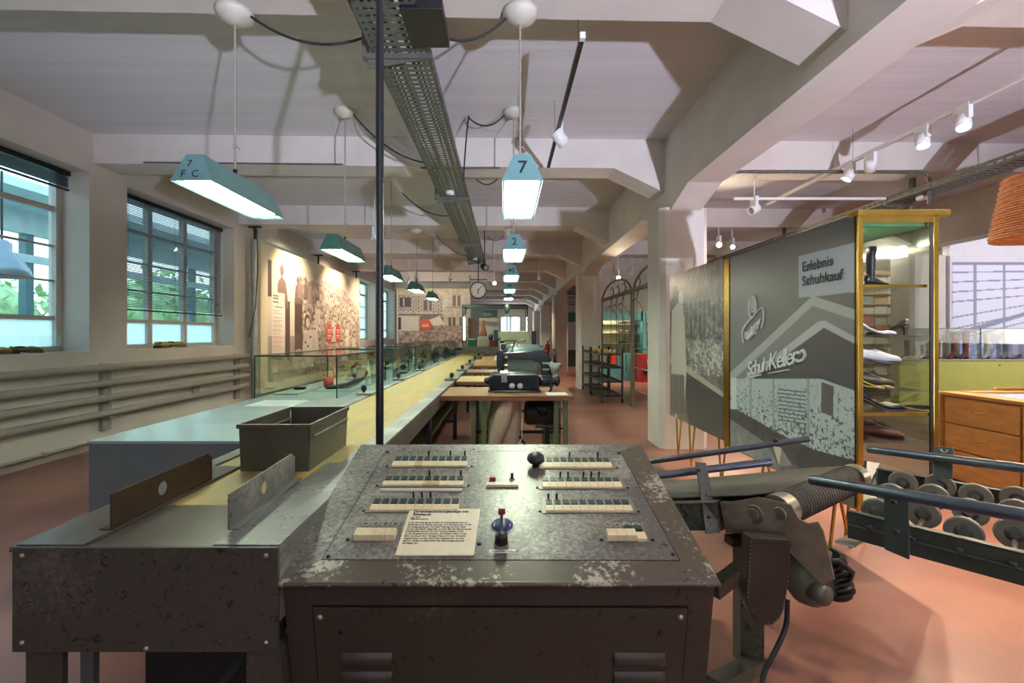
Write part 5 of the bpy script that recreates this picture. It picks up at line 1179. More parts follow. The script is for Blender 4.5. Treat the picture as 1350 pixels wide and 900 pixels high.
# ------------------------------------------------------------------ belt conveyor on the right
NL, NR, FRp, FL = Vector((.52, 2.0, .63)), Vector((1.03, 1.735, .745)), Vector((1.62, 2.13, .745)), Vector((.88, 2.51, .54))
t = thing('feed_belt', 'dark grey rubber belt conveyor with steel end roller, right of the control desk', 'conveyor', (1.0, 2.1, 0))
RUB = mat('ribbed_grey_belt', (70, 68, 60), .85, var=.15, scale=3, bump=.5, bscale=70, stretch=(1, 1, 1), c2=(86, 83, 74))
ax = (FRp-NR).normalized(); rr = .062; dirb = (NR-NL).normalized()
up = ax.cross(dirb).normalized(); up = up if up.z > 0 else -up
mb = MB(); vs = []; prof = []
n = 14
for (p, q) in ((NR, FRp),):
    cN, cF = NR-up*rr, FRp-up*rr
    fwd = up.cross(ax); fwd = fwd if fwd.x > 0 else -fwd
seq = [(NL, FL)]
for k in range(1, 6): seq.append((NL.lerp(NR, k/6), FL.lerp(FRp, k/6)))
for k in range(n+1):
    a = PI*k/n; seq.append((cN+(up*math.cos(a)+fwd*math.sin(a))*rr+ax*.05, cF+(up*math.cos(a)+fwd*math.sin(a))*rr-ax*.05))
seq.append((NL-up*.13, FL-up*.13))
vs = [p for pr in seq for p in pr]; mb.add(vs, [(2*i, 2*i+1, 2*i+3, 2*i+2) for i in range(len(seq)-1)], True)
mb.build('belt', RUB, t, solid=.006)
ribs = MB()
for k in range(26):
    f_ = (k+.5)/26; 
    pts = []
    for j in range(n+1):
        a = PI*j/n*.8-.1; pts.append(cN.lerp(cF, .12+.80*f_)+(up*math.cos(a)+fwd*math.sin(a))*(rr+.001))
    ribs.tube(pts, .0025, 4)
ribs.build('belt_ribs', RUB, t, kind='stuff')
MB().cyl(cN-ax*.02, cN+ax*.12, rr*.98, 28).build('end_roller', STEEL, t); MB().cyl(cF-ax*.06, cF+ax*.02, rr*.98, 28).build('end_roller', STEEL, t)
off = -(ax-ax.dot(dirb)*dirb).normalized()
# near side frame
s0, s1 = NL-up*.02-ax*.02, NR-dirb*.20-up*.02-ax*.02
mb = MB(); mb.hexa([s0-up*.11, s1-up*.11, s1-up*.11+ax*.03, s0-up*.11+ax*.03, s0, s1, s1+ax*.03, s0+ax*.03]); mb.build('side_frame', GREENM, t, bevel=.002)
mb = MB(); mb.hexa([s0-ax*.03, s1-ax*.03, s1+ax*.05, s0+ax*.05]+[q+up*.004 for q in (s0-ax*.03, s1-ax*.03, s1+ax*.05, s0+ax*.05)]); mb.build('side_flange', mat('rail_flange', (122, 112, 92), .35, .5), t)
s2 = s1+dirb*.015; s3 = NR-dirb*.01-ax*.02
mb = MB(); mb.hexa([s2-up*.12-ax*.006, s3-up*.13-ax*.006, s3-up*.13+ax*.03, s2-up*.12+ax*.03, s2-ax*.006, s3-up*.05-ax*.006, s3-up*.05+ax*.03, s2+ax*.03]); mb.build('slide_frame', mat('slide_steel', (112, 106, 88), .35, .5, var=.15, scale=12), t, bevel=.002)
mb = MB(); m_ = s2.lerp(s3, .35)-up*.06-ax*.008; mb.beam(m_-dirb*.02, m_+dirb*.02, .004, .025, up); mb.build('slot', mat('bore_black', (8, 8, 8)), t)
f0, f1 = FL-up*.02+ax*.02, FRp-dirb*.05-up*.02+ax*.02
mb = MB(); mb.hexa([f0-up*.11, f1-up*.11, f1-up*.11-ax*.03, f0-up*.11-ax*.03, f0, f1, f1-ax*.03, f0-ax*.03]); mb.build('side_frame', GREENM, t)
# bearing plate with two round caps
cc = cN-ax*.05
PL = mat('bearing_plate_steel', (112, 104, 86), .35, .4, var=.2, scale=15)
def plate_pts(lst): return [cc+dirb*a+up*b for a, b in lst]
lst = [(-.17, .0), (-.13, .045), (-.03, .06), (.07, .03), (.085, -.02), (.11, -.035), (.14, -.03), (.15, -.06), (.15, -.22), (.11, -.24), (.03, -.13), (-.08, -.075), (-.14, -.045)]
n = len(lst); P_ = plate_pts(lst); Q_ = [p-ax*.008 for p in P_]
MB().add(P_+Q_, [tuple(range(n)), tuple(range(n, 2*n))[::-1]]+[(i, (i+1) % n, n+(i+1) % n, n+i) for i in range(n)]).build('bearing_plate', PL, t)
for (a, b, r) in ((-.055, .0, .036), (.03, .0, .024)):
    q = cc+dirb*a+up*b-ax*.008; MB().lathe([(r, 0), (r, .006), (r*.88, .008), (r*.86, .005), (r*.6, .005), (r*.55, .009), (.001, .010)], q, 24, -ax, False).build('bearing_cap', mat('cap_steel', (136, 128, 110), .3, .6), t)
MB().tube([cc+dirb*(-.125+.014*math.cos(a))+up*(.0+.014*math.sin(a))-ax*.009 for a in np.linspace(.8, 5.2, 10)], .003, 5).build('retaining_clip', PL, t)
# chain guard, gearbox, motor
cg = cc-up*.12-ax*.02
def W(px, py, Y): return Vector(((px-665)/600*Y, Y, H-(py-441)/600*Y))
Yg = 1.60
lst = [(988, 708), (1043, 711), (1042, 745), (1038, 780), (1033, 806), (1027, 817), (1018, 824), (1008, 824), (998, 819), (990, 809), (985, 797), (984, 780)]
P_ = [W(a, b, Yg) for a, b in lst]; Q_ = [p+Vector((.0, .05, 0)) for p in P_]; n = len(lst)
MB().add(P_+Q_, [tuple(range(n)), tuple(range(n, 2*n))[::-1]]+[(i, (i+1) % n, n+(i+1) % n, n+i) for i in range(n)]).build('chain_guard', mat('guard_brown', (58, 50, 43), .4, .2, var=.12, scale=10), t, bevel=.004)
rv = MB()
for i in range(n):
    a, b_ = P_[i], P_[(i+1) % n]; L_ = (b_-a).length; k = max(1, int(L_/.014))
    if i == 0: continue
    for j in range(k): q = a.lerp(b_, (j+.5)/k); c_g = W(1013, 760, Yg); q = q.lerp(c_g, .06); rv.ball(q-Vector((0, .002, 0)), .003, 6, 4)
rv.build('rivets', PL, t)
B(P_[0].x-.002, P_[1].x+.002, Yg-.005, Yg+.052, P_[0].z-.028, P_[0].z-.022).build('guard_seam', mat('guard_brown', (58, 50, 43)), t)
gc = W(1068, 755, 1.72)
GB = mat('gearbox_grey_green', (88, 92, 80), .4, .3, var=.12, scale=10)
MB().lathe([(.001, -.05), (.06, -.05), (.10, -.03), (.115, .0), (.11, .03), (.075, .06), (.001, .07)], gc, 26, (.25, -1, .1)).build('gearbox', GB, t)
MB().lathe([(.001, 0), (.035, 0), (.035, .05), (.001, .05)], gc+Vector((-.03, -.06, -.03)), 18, (.25, -1, .1)).build('gearbox_boss', GB, t)
for k in range(7):
    q = gc+Vector((.06+.006*k, -.01, .06-.020*k)); MB().lathe([(.001, -.004), (.058, -.004), (.058, .004), (.001, .004)], q, 18, (.25, -.2, -1)).build('cooling_fin', BLACKM, t)
MB().cyl(gc+Vector((.055, -.005, .07)), gc+Vector((.11, 0, -.08)), .045, 16).build('motor_body', BLACKM, t)
MB().tube([gc+Vector((.0, -.05, .07)), gc+Vector((.04, -.09, .09)), gc+Vector((.09, -.09, .05)), gc+Vector((.11, -.05, .0))], .010, 8).build('motor_lead', BLACKM, t)
# stand of the belt
MB().box(*[v for pr in ((W(977, 0, 1.85).x, W(1008, 0, 1.85).x), (1.85, 1.92), (0, .56)) for v in pr]).build('stand_post', GREENM, t, bevel=.003)
MB().beam(W(940, 778, 1.7), W(992, 738, 1.85), .05, .05).build('stand_arm', GREENM, t); MB().beam(W(940, 905, 1.55), W(1000, 873, 1.86), .06, .05).build('stand_foot', GREENM, t)
MB().beam(W(960, 712, 1.85), W(1060, 708, 1.9), .05, .03).build('motor_bracket', BLACKM, t)
mb = MB().tube(smooth([W(1038, 790, 1.68), W(1036, 825, 1.66), W(1022, 858, 1.62), W(1008, 885, 1.58), W(1000, 915, 1.55), Vector((.84, 1.6, .06)), Vector((.83, 1.75, .012))]), .009, 8); mb.build('power_cable', DARKM, t)
# straps and side tubes
def tubebar(a, b, r, nm, par): 
    d = (b-a).normalized(); o = MB().cyl(a, b, r, 20).build(nm, TUBEB, par)
    MB().lathe([(.001, 0), (r*.78, 0), (r*.78, .001), (.001, .001)], a-d*.001 if True else a, 16, -d).build('tube_bore', mat('bore_black', (8, 8, 8)), par)
    MB().lathe([(.001, 0), (r*.78, 0), (r*.78, .001), (.001, .001)], b+d*.001, 16, d).build('tube_bore', mat('bore_black', (8, 8, 8)), par)
    return o
tubebar(W(846, 629, 1.99), W(1016, 608.5, 1.95), .0165, 'guide_tube', t)
tubebar(W(838, 611, 2.75), W(1066, 578.5, 2.45), .0165, 'guide_tube', t)
sl = [W(917, 609, 1.90), W(931, 610, 1.90), W(950, 702, 1.78), W(931, 704, 1.78)]; off_ = Vector((0, .008, 0))
MB().hexa([sl[3], sl[2], sl[2]+off_, sl[3]+off_, sl[0], sl[1], sl[1]+off_, sl[0]+off_]).build('strap', GREENM, t, bevel=.002)
for q in ((921, 619, 1.885), (934, 681, 1.80), (971, 680, 1.77)): MB().lathe([(.007, 0), (.006, .004), (.001, .005)], W(*q)-Vector((0, .003, 0)), 12, (0, -1, .1)).build('bolt', IR, t)
sl = [W(1019, 588, 2.46), W(1030, 590, 2.46), W(1044, 613, 2.40), W(1027, 615, 2.40)]
MB().hexa([sl[3], sl[2], sl[2]+off_, sl[3]+off_, sl[0], sl[1], sl[1]+off_, sl[0]+off_]).build('strap', GREENM, t)
MB().ball(W(1022, 580, 2.44), .014).build('bolt', IR, t)
# ------------------------------------------------------------------ skate-wheel roller conveyor
t = thing('skate_wheel_conveyor', 'dark green gravity conveyor of small grey wheels at the right edge', 'conveyor', (1.8, 1.6, 0))
u_ = Vector((.655, -.756, 0)); v_ = Vector((.756, .655, 0))
Nn = Vector((1.165, 1.545, .75)); Ff = Vector((1.72, 2.02, .75))
RG = mat('rail_green', (62, 70, 62), .35, .3, var=.12, scale=10)
def rail(p, L, out):
    mb = MB(); a = p; b = p+u_*L
    mb.hexa([a-Vector((0, 0, .085)), b-Vector((0, 0, .085)), b-Vector((0, 0, .085))+v_*out*.004, a-Vector((0, 0, .085))+v_*out*.004, a, b, b+v_*out*.004, a+v_*out*.004])
    for dz in (0, -.085): mb.hexa([a+Vector((0, 0, dz-.004)), b+Vector((0, 0, dz-.004)), b+v_*out*.03+Vector((0, 0, dz-.004)), a+v_*out*.03+Vector((0, 0, dz-.004)), a+Vector((0, 0, dz)), b+Vector((0, 0, dz)), b+v_*out*.03+Vector((0, 0, dz)), a+v_*out*.03+Vector((0, 0, dz))])
    mb.tube([a+Vector((0, 0, -.045))-v_*out*.001, b+Vector((0, 0, -.045))-v_*out*.001], .006, 6)
    mb.build('side_rail', RG, t)
rail(Nn, 1.6, 1); rail(Ff-u_*.05, 1.7, -1)
wid = (Ff-Nn).dot(v_)
WHL = mat('grey_zinc_wheel', (128, 128, 116), .42, .4, var=.12, scale=12); HUB = mat('dark_hub', (54, 54, 50), .5)
wp = None
def wheel(c, par):
    global wp
    if wp is None:
        a = MB().lathe([(.001, -.010), (.040, -.008), (.046, -.010), (.048, 0), (.046, .010), (.040, .008), (.001, .010)], c, 26, v_).build('wheel', WHL, par)
        b = MB().lathe([(.012, -.014), (.024, -.0085), (.024, .0085), (.012, .014)], c, 16, v_).build('hub', HUB, a)
        wp = (a, b, Vector(c)); return
    a, b, c0 = wp; n = a.copy(); COL.objects.link(n); n.parent = par; n.location = a.location+(Vector(c)-c0); h_ = b.copy(); COL.objects.link(h_); h_.parent = n
k = 0
for i in range(12):
    s = .06+.105*i; base = Nn+u_*s-Vector((0, 0, .035))
    MB().cyl(base, base+v_*wid, .007, 8).build('axle', STEEL, t)
    offs = (.10, .38, .62) if i % 2 == 0 else (.20, .48, .66)
    offs = (.12, .36, .60) if i % 2 == 0 else (.22, .47, .67)
    for q in offs: wheel(base+v_*q+Vector((0, 0, .02)), t)
    MB().lathe([(.010, 0), (.008, .006), (.001, .007)], base-v_*.002, 6, -v_).build('axle_nut', IR, t)
tubebar(W(1070, 632, 1.58), W(1400, 688, 1.02), .0175, 'guide_tube', t)
tubebar(W(1146, 592, 2.10), W(1420, 626, 1.48), .0175, 'guide_tube', t)
a = W(1164, 683, 1.385)
sl = [W(1165, 643, 1.40), W(1198, 648, 1.35), W(1199, 738, 1.33), W(1166, 724, 1.38)]; o2 = v_*.006
MB().hexa([sl[3], sl[2], sl[2]+o2, sl[3]+o2, sl[0], sl[1], sl[1]+o2, sl[0]+o2]).build('guide_bracket', RG, t, bevel=.002)
for q in ((1179, 661, 1.37), (1182, 700, 1.36)): MB().lathe([(.009, 0), (.007, .005), (.001, .006)], W(*q)-v_*.001, 6, -v_).build('bolt', IR, t)
sl = [W(1231, 588, 1.90), W(1257, 590, 1.85), W(1256, 632, 1.80), W(1230, 628, 1.84)]
MB().hexa([sl[3], sl[2], sl[2]+o2, sl[3]+o2, sl[0], sl[1], sl[1]+o2, sl[0]+o2]).build('guide_bracket', RG, t, bevel=.002)
MB().tube([W(1240, 592, 1.85), W(1243, 596, 1.84), W(1247, 596, 1.83), W(1250, 593, 1.83)], .003, 6).build('clip', STEEL, t)
MB().hexa([W(1100, 715, 1.55), W(1128, 722, 1.5), W(1138, 716, 1.55), W(1124, 704, 1.62), W(1101, 712, 1.55), W(1129, 719, 1.5), W(1139, 713, 1.55), W(1125, 701, 1.62)]).build('deflector_lip', STEEL, t)
cpl = [(1143, 608, 2.25), (1160, 610, 2.25), (1166, 627, 2.2), (1180, 624, 2.15), (1182, 645, 2.1), (1150, 640, 2.15), (1140, 650, 2.1)]
P_ = [W(*q) for q in cpl]; Q_ = [p+Vector((0, .02, 0)) for p in P_]; n = len(P_)
MB().add(P_+Q_, [tuple(range(n)), tuple(range(n, 2*n))[::-1]]+[(i, (i+1) % n, n+(i+1) % n, n+i) for i in range(n)]).build('coupling_plate', BLACKM, t)
for s in (1.56,):
    for p in (Nn, Ff): q = p+u_*s; B(q.x-.02, q.x+.02, q.y-.02, q.y+.02, 0, .665).build('leg', RG, t)
# ------------------------------------------------------------------ sewing tables
def table(x0, x1, y0, y1, z, label, top=WOOD, legc=GREENP, grp='wooden sewing tables along the conveyor'):
    t = thing('sewing_table', label, 'table', ((x0+x1)/2, (y0+y1)/2, 0), grp)
    B(x0, x1, y0, y1, z-.008, z).build('table_top', top, t, bevel=.002); B(x0, x1, y0+.002, y1, z-.045, z-.009).build('top_edge', WOODE, t)
    for x in (x0+.30, x0+.40, x1-.16, x1-.07): 
        for y in ((y0+.06,) if x in (x0+.40, x1-.16) else (y0+.06, y1-.1)):
            B(x-.022, x+.022, y, y+.04, 0, z-.045).build('leg', legc, t)
    B(x0+.28, x1-.05, y1-.12, y1-.09, .30, .33).build('stretcher', BLACKM, t)
    MB().beam((x1-.16, y0+.07, z-.08), (x1-.07, y0+.07, z-.18), .02, .02).build('brace', legc, t)
    return t
ty = [4.24, 5.55, 6.90, 8.40, 9.9]
nm5 = ['nearest wooden sewing table carrying the long black skiving machine', 'second sewing table of the row, carrying the black arm machine', 'third sewing table of the row, with a pale worn top', 'fourth sewing table of the row along the conveyor', 'fifth and farthest sewing table of the row']
for k, y in enumerate(ty):
    table(-.594, .65, y, y+(.72 if k < 2 else .62), .78, nm5[k], WOOD if k in (0, 2) else mat('pale_table_top', (172, 146, 96), .45, var=.12, scale=6))
BLK = mat('black_machine_enamel', (26, 30, 38), .22, .1, var=.08, spec=.6)
# machine 1
t = thing('skiving_machine', 'long glossy black skiving machine with a silver band on the nearest table', 'machine', (.15, 4.6, .78))
mb = MB().prism([(-.14, .80), (-.155, .84), (-.15, .93), (-.12, .965), (.32, .965), (.345, .94), (.35, .80)], 'y', 4.50, 4.78); mb.build('housing', BLK, t, bevel=.015)
B(-.16, .36, 4.47, 4.82, .782, .80).build('base_plate', BLK, t, bevel=.004)
MB().prism([(-.04, .967), (.035, .967), (.035, .972), (-.04, .972)], 'y', 4.49, 4.79).build('silver_band', STEEL, t); B(-.03, .025, 4.488, 4.498, .88, .968).build('silver_band', STEEL, t)
for x in (.075, .155): MB().lathe([(.001, -.0), (.026, 0), (.028, .015), (.001, .02)], (x, 4.497, .845), 20, (0, -1, 0)).build('control_knob', mat('knob_grey', (190, 188, 180), .3), t)
MB().lathe([(.001, 0), (.05, 0), (.055, .03), (.055, .12), (.048, .13), (.048, .17), (.062, .175), (.062, .20), (.03, .22), (.001, .22)], (.345, 4.64, .885), 22, (1, 0, 0)).build('hand_wheel', BLK, t)
MB().lathe([(.001, 0), (.04, 0), (.03, .05), (.001, .06)], (-.15, 4.64, .88), 18, (-1, 0, 0)).build('end_cap', BLK, t)
MB().tube([(.47, 4.6, .88), (.47, 4.58, .80), (.45, 4.55, .78)], .014, 8).build('support_arm', BLACKM, t)
B(.40, .60, 4.28, 4.48, .781, .784).build('exhibit_label', WHITE, label='small white label card on the right end of the nearest table', cat='label card')
# underside: motor, dust bag, pedal
t = thing('drive_motor', 'dark round motor hanging beneath the nearest sewing table', 'motor', (.25, 4.6, .3))
MB().lathe([(.001, 0), (.10, 0), (.12, .03), (.12, .30), (.10, .34), (.001, .34)], (.20, 4.55, .57), 22, (1, 0, 0)).build('body', mat('motor_dark', (44, 46, 42), .4, .2), t)
MB().lathe([(.001, 0), (.07, 0), (.075, .05), (.06, .09), (.001, .1)], (.38, 4.5, .62), 20, (0, -1, 0)).build('pulley', BLACKM, t)
MB().beam((.42, 4.5, .62), (.42, 4.5, .05), .05, .03).build('stand', BLACKM, t); MB().beam((.1, 4.5, .42), (.36, 4.5, .02), .025, .025).build('strut', BLACKM, t); MB().beam((-.12, 4.5, .40), (-.3, 4.5, .05), .025, .025).build('strut', BLACKM, t)
MB().cyl((.3, 4.42, .46), (.55, 4.42, .46), .015).build('shaft', BLACKM, t); MB().lathe([(.001, 0), (.07, 0), (.07, .02), (.001, .03)], (.5, 4.42, .44), 18).build('disc', BLACKM, t)
t = thing('dust_bag', 'beige cloth dust bag hanging beneath the nearest sewing table', 'bag', (-.03, 4.5, .1))
mb = MB(); vs = []; n = 14
prof = [(.735, .05, .15), (.62, .03, .155), (.50, -.0, .16), (.38, -.03, .155), (.27, -.05, .14), (.2, -.02, .12)]
for z, dx, r in prof:
    for j in range(n): a = 2*PI*j/n; vs.append((.01+dx*.4+r*math.cos(a)*(1+.08*math.sin(5*a+z*9)), 4.48+.09*math.sin(a), z))
mb.add(vs, [(i*n+j, i*n+(j+1) % n, (i+1)*n+(j+1) % n, (i+1)*n+j) for i in range(len(prof)-1) for j in range(n)]+[tuple(range(5*n, 6*n))], True)
CLB = mat('beige_cloth', (176, 156, 136), .85, var=.1, scale=8, bump=.3, bscale=18)
mb.build('bag', CLB, t); MB().tube([(.04, 4.38, .735), (-.02, 4.36, .55), (-.09, 4.36, .35), (-.14, 4.37, .2), (-.16, 4.38, .09)], [.07, .085, .07, .045, .018], 12).build('sleeve', CLB, t)
MB().tube([(.16, 4.4, .74), (.17, 4.4, .5), (.17, 4.4, .35), (.12, 4.4, .26)], .006, 6).build('cord', mat('pale_cord', (190, 186, 170), .6), t)
t = thing('foot_pedal', 'perforated iron foot pedal under the nearest sewing table', 'pedal', (.1, 4.55, .1))
for j in range(5): B(.03+.035*j, .045+.035*j, 4.45, 4.62, .16, .17).build('bar', IR, t)
MB().box(.02, .20, 4.45, 4.465, .155, .175).box(.02, .20, 4.6, 4.615, .155, .175).build('frame', IR, t); MB().tube([(.11, 4.55, .16), (.13, 4.6, .0)], .012, 6).build('link', IR, t)
# machine 2: black arm machine
def arm_machine(x, y, z, s, m, label, head=True):
    t = thing('sewing_machine', label, 'machine', (x, y, z), 'arm sewing machines on the tables')
    def P(a, b, c): return (x+a*s, y+b*s, z+c*s)
    MB().box(x-.30*s, x+.32*s, y-.09*s, y+.09*s, z, z+.03*s).build('bed', m, t, bevel=.004*s)
    mb = MB().prism([(x+.18*s, z+.03*s), (x+.17*s, z+.17*s), (x+.08*s, z+.21*s), (x-.28*s, z+.225*s), (x-.28*s, z+.30*s), (x+.16*s, z+.325*s), (x+.25*s, z+.30*s), (x+.29*s, z+.22*s), (x+.31*s, z+.03*s)], 'y', y-.045*s, y+.045*s)
    mb.build('arm', m, t, bevel=.012*s)
    MB().box(x-.33*s, x-.25*s, y-.05*s, y+.05*s, z+.12*s, z+.33*s).build('head', m, t, bevel=.01*s)
    MB().cyl(P(-.29, 0, .14), P(-.29, 0, .03), .008*s).build('needle_bar', STEEL, t)
    MB().cyl(P(-.29, .0, .33), P(-.29, 0, .40), .012*s).build('pressure_screw', STEEL, t)
    MB().lathe([(.001, 0), (.085*s, 0), (.09*s, .02*s), (.085*s, .04*s), (.001, .045*s)], P(.31, 0, .26), 20, (1, 0, 0)).build('hand_wheel', m, t)
    MB().lathe([(.001, 0), (.02*s, 0), (.022*s, .02*s), (.001, .03*s)], P(-.22, -.045, .25), 14, (0, -1, 0)).build('tension_dial', STEEL, t)
    MB().box(x+.19*s, x+.27*s, y-.048*s, y-.046*s, z+.10*s, z+.12*s).box(x+.19*s, x+.27*s, y-.048*s, y-.046*s, z+.17*s, z+.19*s).build('badge', mat('badge_grey', (150, 150, 144), .4), t)
    return t
arm_machine(.27, 5.85, .785, 1.12, BLK, 'glossy black arm sewing machine on the second table')
t = thing('riveting_machine', 'black upright machine with levers and a dark head, beside the black arm machine', 'machine', (-.03, 5.95, .785))
B(-.09, .05, 5.86, 6.05, .785, .83).build('base', BLACKM, t); MB().cyl((-.03, 5.95, .83), (-.03, 5.95, 1.27), .03).build('column', BLACKM, t)
MB().box(-.09, .04, 5.88, 6.02, 1.02, 1.12).box(-.07, .02, 5.86, 6.0, 1.16, 1.24).build('head', BLACKM, t, bevel=.01)
MB().tube([(-.1, 5.88, 1.2), (-.14, 5.86, 1.26), (-.05, 5.86, 1.3)], .012, 6).build('lever', BLACKM, t); MB().tube([(-.12, 5.9, 1.09), (.1, 5.85, 1.16), (.13, 5.8, 1.26)], .010, 6).build('lever', BLACKM, t)
MB().beam((.04, 5.85, 1.12), (.16, 5.85, 1.24), .02, .025).build('pale_lever', mat('knob_grey', (190, 188, 180)), t)
for q in range(4): MB().lathe([(.001, 0), (.03, 0), (.03, .015), (.001, .02)], (-.06+.03*q, 5.86, .9+.05*q), 12, (0, -1, 0)).build('adjusting_wheel', IR, t)
GM = mat('grey_blue_machine', (86, 104, 106), .35, .1, var=.08)
t = thing('rounding_machine', 'large grey-blue rounded machine on the third table', 'machine', (.4, 7.2, .78))
MB().lathe([(.001, 0), (.10, 0), (.15, .06), (.165, .14), (.165, .55), (.14, .64), (.08, .68), (.001, .69)], (-.02, 7.2, 1.03), 26, (1, 0, 0)).build('body', GM, t)
B(.05, .6, 7.08, 7.35, .781, .95).build('pedestal', GM, t, bevel=.02); B(-.05, .0, 7.1, 7.3, .95, 1.05).build('front_plate', BLACKM, t)
MB().tube([(.2, 7.05, 1.18), (.2, 7.0, 1.25), (.3, 7.0, 1.27)], .012, 6).build('handle', STEEL, t)
CG = mat('cream_green_machine', (158, 160, 130), .4, var=.08)
t = thing('stitching_machine', 'cream-green long machine with dark ends on the fourth table', 'machine', (.2, 8.7, .78))
MB().prism([(-.12, 1.10), (-.12, 1.38), (-.05, 1.42), (.5, 1.42), (.52, 1.35), (.52, 1.12)], 'y', 8.6, 8.85).build('body', CG, t, bevel=.015)
B(-.20, -.12, 8.58, 8.87, 1.12, 1.44).build('end_block', BLACKM, t, bevel=.01); B(.52, .60, 8.58, 8.87, 1.08, 1.42).build('end_block', BLACKM, t, bevel=.01); B(.1, .5, 8.6, 8.85, .781, 1.10).build('pedestal', CG, t)
MB().box(.0, .4, 8.59, 8.6, 1.22, 1.25).build('slot', mat('olive_dark', (80, 84, 60), .5), t); MB().cyl((-.22, 8.7, 1.30), (-.30, 8.7, 1.30), .05).build('spindle', BLACKM, t)
MB().tube([(.05, 9.0, 1.42), (.05, 9.0, 1.84)], .010, 6).build('rod', BLACKM, t); MB().ball((.05, 9.0, 1.86), .08, 12, 8, (.7, .7, 1.2)).build('rod_head', mat('dark_green_ball', (50, 64, 60), .4), t)
arm_machine(.3, 10.2, .785, 1.1, mat('olive_dark', (80, 84, 60)), 'olive sewing machine on the farthest table')
# desk lamp on the second table
t = thing('work_lamp', 'small grey cone work lamp on a jointed arm behind the nearest table', 'lamp', (.62, 5.75, .785))
MB().tube([(.45, 6.1, .785), (.45, 6.1, 1.02), (.60, 5.9, 1.30), (.62, 5.8, 1.10), (.60, 5.65, 1.0)], .010, 7).build('arm', mat('arm_brown', (96, 70, 56), .5), t)
MB().lathe([(.03, 0), (.035, .03), (.05, .05), (.105, .14), (.10, .14), (.05, .06)], (.56, 5.66, .995), 22, (.75, -.3, -.6)).build('shade', mat('grey_shade', (130, 130, 124), .4, .2), t, solid=.002)
MB().cyl((.45, 6.1, .781), (.45, 6.1, .80), .05).build('foot', BLACKM, t)
# wooden trays at far tables
for i, (x, y) in enumerate(((-.30, 8.5), (-.25, 10.0))):
    t = thing('wooden_tray', 'wooden tray with leather pieces on the %s table' % ['fourth', 'farthest'][i], 'tray', (x, y+.1, .782), 'wooden trays on the far tables')
    B(x-.25, x+.25, y, y+.35, .782, .79).build('bottom', OAK, t)
    MB().box(x-.25, x+.25, y, y+.015, .79, .86).box(x-.25, x+.25, y+.335, y+.35, .79, .86).box(x-.25, x-.235, y+.015, y+.335, .79, .86).box(x+.235, x+.25, y+.015, y+.335, .79, .86).build('sides', OAK, t)
MB().lathe([(.08, 0), (.03, .12), (.001, .12)], (-.12, 8.2+.3, .87), 14).build('glue_funnel', mat('pale_tin', (190, 190, 180), .4, .2), label='pale tin funnel standing in the tray on the fourth table', cat='funnel')
# dark machines' lower bodies between tables for depth
for i, y in enumerate((5.7, 7.1, 8.6)):
    t = thing('drive_motor', 'dark motor under the %s sewing table' % ['second', 'third', 'fourth'][i], 'motor', (.1, y+.2, .3), 'motors under the further sewing tables')
    MB().lathe([(.001, 0), (.11, 0), (.11, .3), (.001, .3)], (-.1, y+.2, .55), 16, (1, 0, 0)).build('body', mat('motor_dark', (44, 46, 42)), t); MB().beam((.1, y+.2, .45), (.1, y+.2, 0), .04, .04).build('stand', BLACKM, t)
# ------------------------------------------------------------------ far glass cabinet
t = thing('glass_cabinet', 'large glass cabinet with a teal header at the end of the conveyor', 'glass cabinet', (-.3, 15.6, 0))
x0, x1, y0, y1, zt = -1.40, .78, 15.0, 16.4, 2.27
TD = mat('cabinet_teal', (66, 96, 96), .5)
B(x0, x1, y0, y1, 0, .95).build('base', mat('cabinet_base', (150, 150, 140), .6), t)
for x in (x0, x1-.03):
    for y in (y0, y1-.03): B(x, x+.03, y, y+.03, .95, zt).build('post', TD if x < 0 else BLACKM, t)
MB().box(x0, x1, y0, y0+.04, zt, zt+.07).box(x0, x1, y1-.04, y1, zt, zt+.07).box(x0, x0+.04, y0, y1, zt, zt+.07).box(x1-.04, x1, y0, y1, zt, zt+.07).build('top_frame', TD, t)
B(x0+.03, x1-.03, y0+.01, y0+.015, .95, zt).build('front_pane', GLASSG, t); B(x0+.01, x0+.015, y0+.03, y1-.03, .95, zt).build('side_pane', GLASSG, t); B(x1-.015, x1-.01, y0+.03, y1-.03, .95, zt).build('side_pane', GLASSG, t)
hd = B(-1.1, -.25, 16.3, 16.36, 1.95, 2.24).build('header', TD, t); text('Schuhe', .10, (-.75, 16.3, 2.05), (1, 0, 0), (0, 0, 1), WHITE, t, 'lettering')
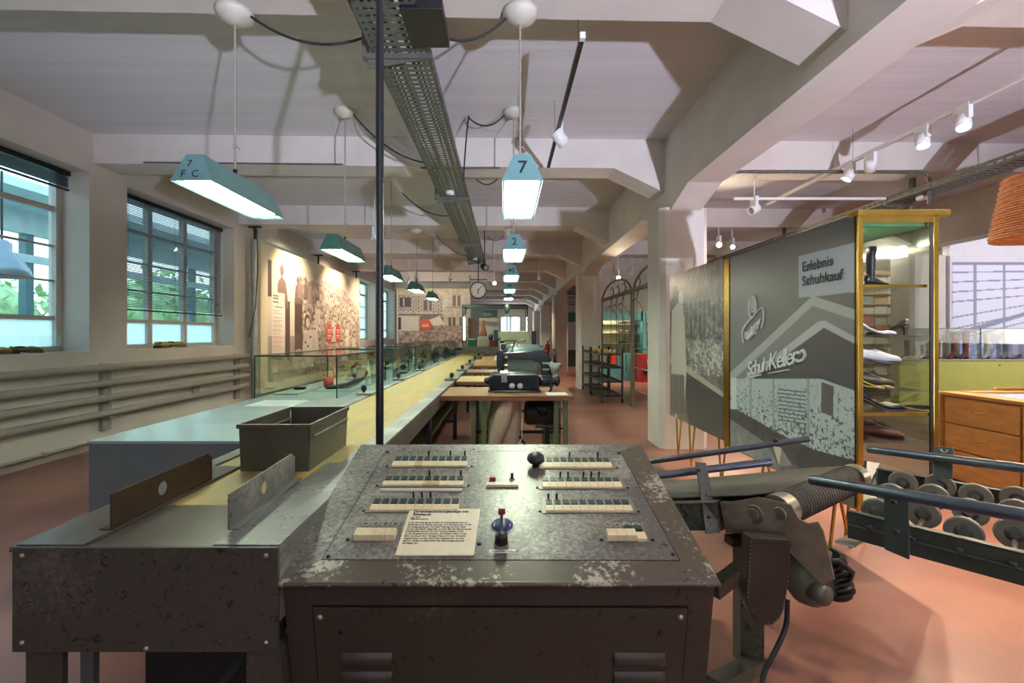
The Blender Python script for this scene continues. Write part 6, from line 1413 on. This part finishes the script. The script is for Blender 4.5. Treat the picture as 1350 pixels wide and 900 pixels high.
B(-.9, -.2, 16.32, 16.36, 1.1, 1.95).build('lit_panel', mat('cabinet_panel', (226, 226, 216), .6), t); B(-1.3, -.92, 16.32, 16.36, 1.0, 1.95).build('brown_panel', mat('cabinet_brown', (120, 84, 70), .6), t)
sh = thing('orange_figure', 'small orange cone-shaped figure standing in the far glass cabinet', 'figurine', (-.72, 15.6, 1.3))
MB().lathe([(.001, 0), (.14, 0), (.10, .2), (.06, .38), (.07, .44), (.05, .52), (.001, .56)], (-.72, 15.6, 1.30), 14).build('figure', mat('figure_orange', (216, 130, 84), .6), sh)
for (xa, xb, c, lb) in ((-1.25, -.95, (30, 128, 84), 'green carton in the far glass cabinet'), (-.92, -.55, (224, 220, 206), 'white carton under the orange figure in the far glass cabinet'), (-.50, -.30, (170, 60, 50), 'red carton in the far glass cabinet')):
    b_ = thing('carton', lb, 'box', ((xa+xb)/2, 15.6, .951)); B(xa, xb, 15.45, 15.8, .951, 1.27 if xa != -.5 else 1.2).build('body', mat('carton_%d' % c[0], c, .6), b_); B(xa+.02, xb-.02, 15.446, 15.45, 1.18, 1.22).build('paper_label', WHITE, b_)
# ------------------------------------------------------------------ shoes on the window sills
for (x, y, rot, lb) in ((-4.95, 4.45, 1.7, 'yellow cloth shoe under a clear cover on the leftmost window sill'), (-4.95, 4.72, 1.3, 'yellow-brown shoe right of its pair on the leftmost window sill')):
    shoe((x, y, 1.157), rot, .27, 'clog', (168, 140, 50) if y < 4.6 else (130, 110, 60), lb, 'shoes on the left window sills')
for (x, y, rot, lb) in ((-4.97, 6.6, 1.8, 'yellow cloth slipper on the sill under the slatted blind, front of the pair'), (-5.02, 6.95, 1.2, 'yellow cloth slipper on the sill under the slatted blind, rear of the pair')):
    shoe((x, y, 1.157), rot, .33, 'clog', (176, 144, 44), lb, 'shoes on the left window sills')
t = thing('acrylic_cover', 'clear acrylic cover over the yellow shoes on the leftmost window sill', 'cover', (-4.97, 4.5, 1.156))
B(-4.87, -4.865, 4.1, 5.0, 1.156, 1.34).build('front_pane', GLASS, t); B(-5.10, -4.865, 4.1, 5.0, 1.34, 1.344).build('top_pane', GLASS, t); B(-5.10, -4.87, 4.995, 5.0, 1.156, 1.34).build('side_pane', GLASS, t)
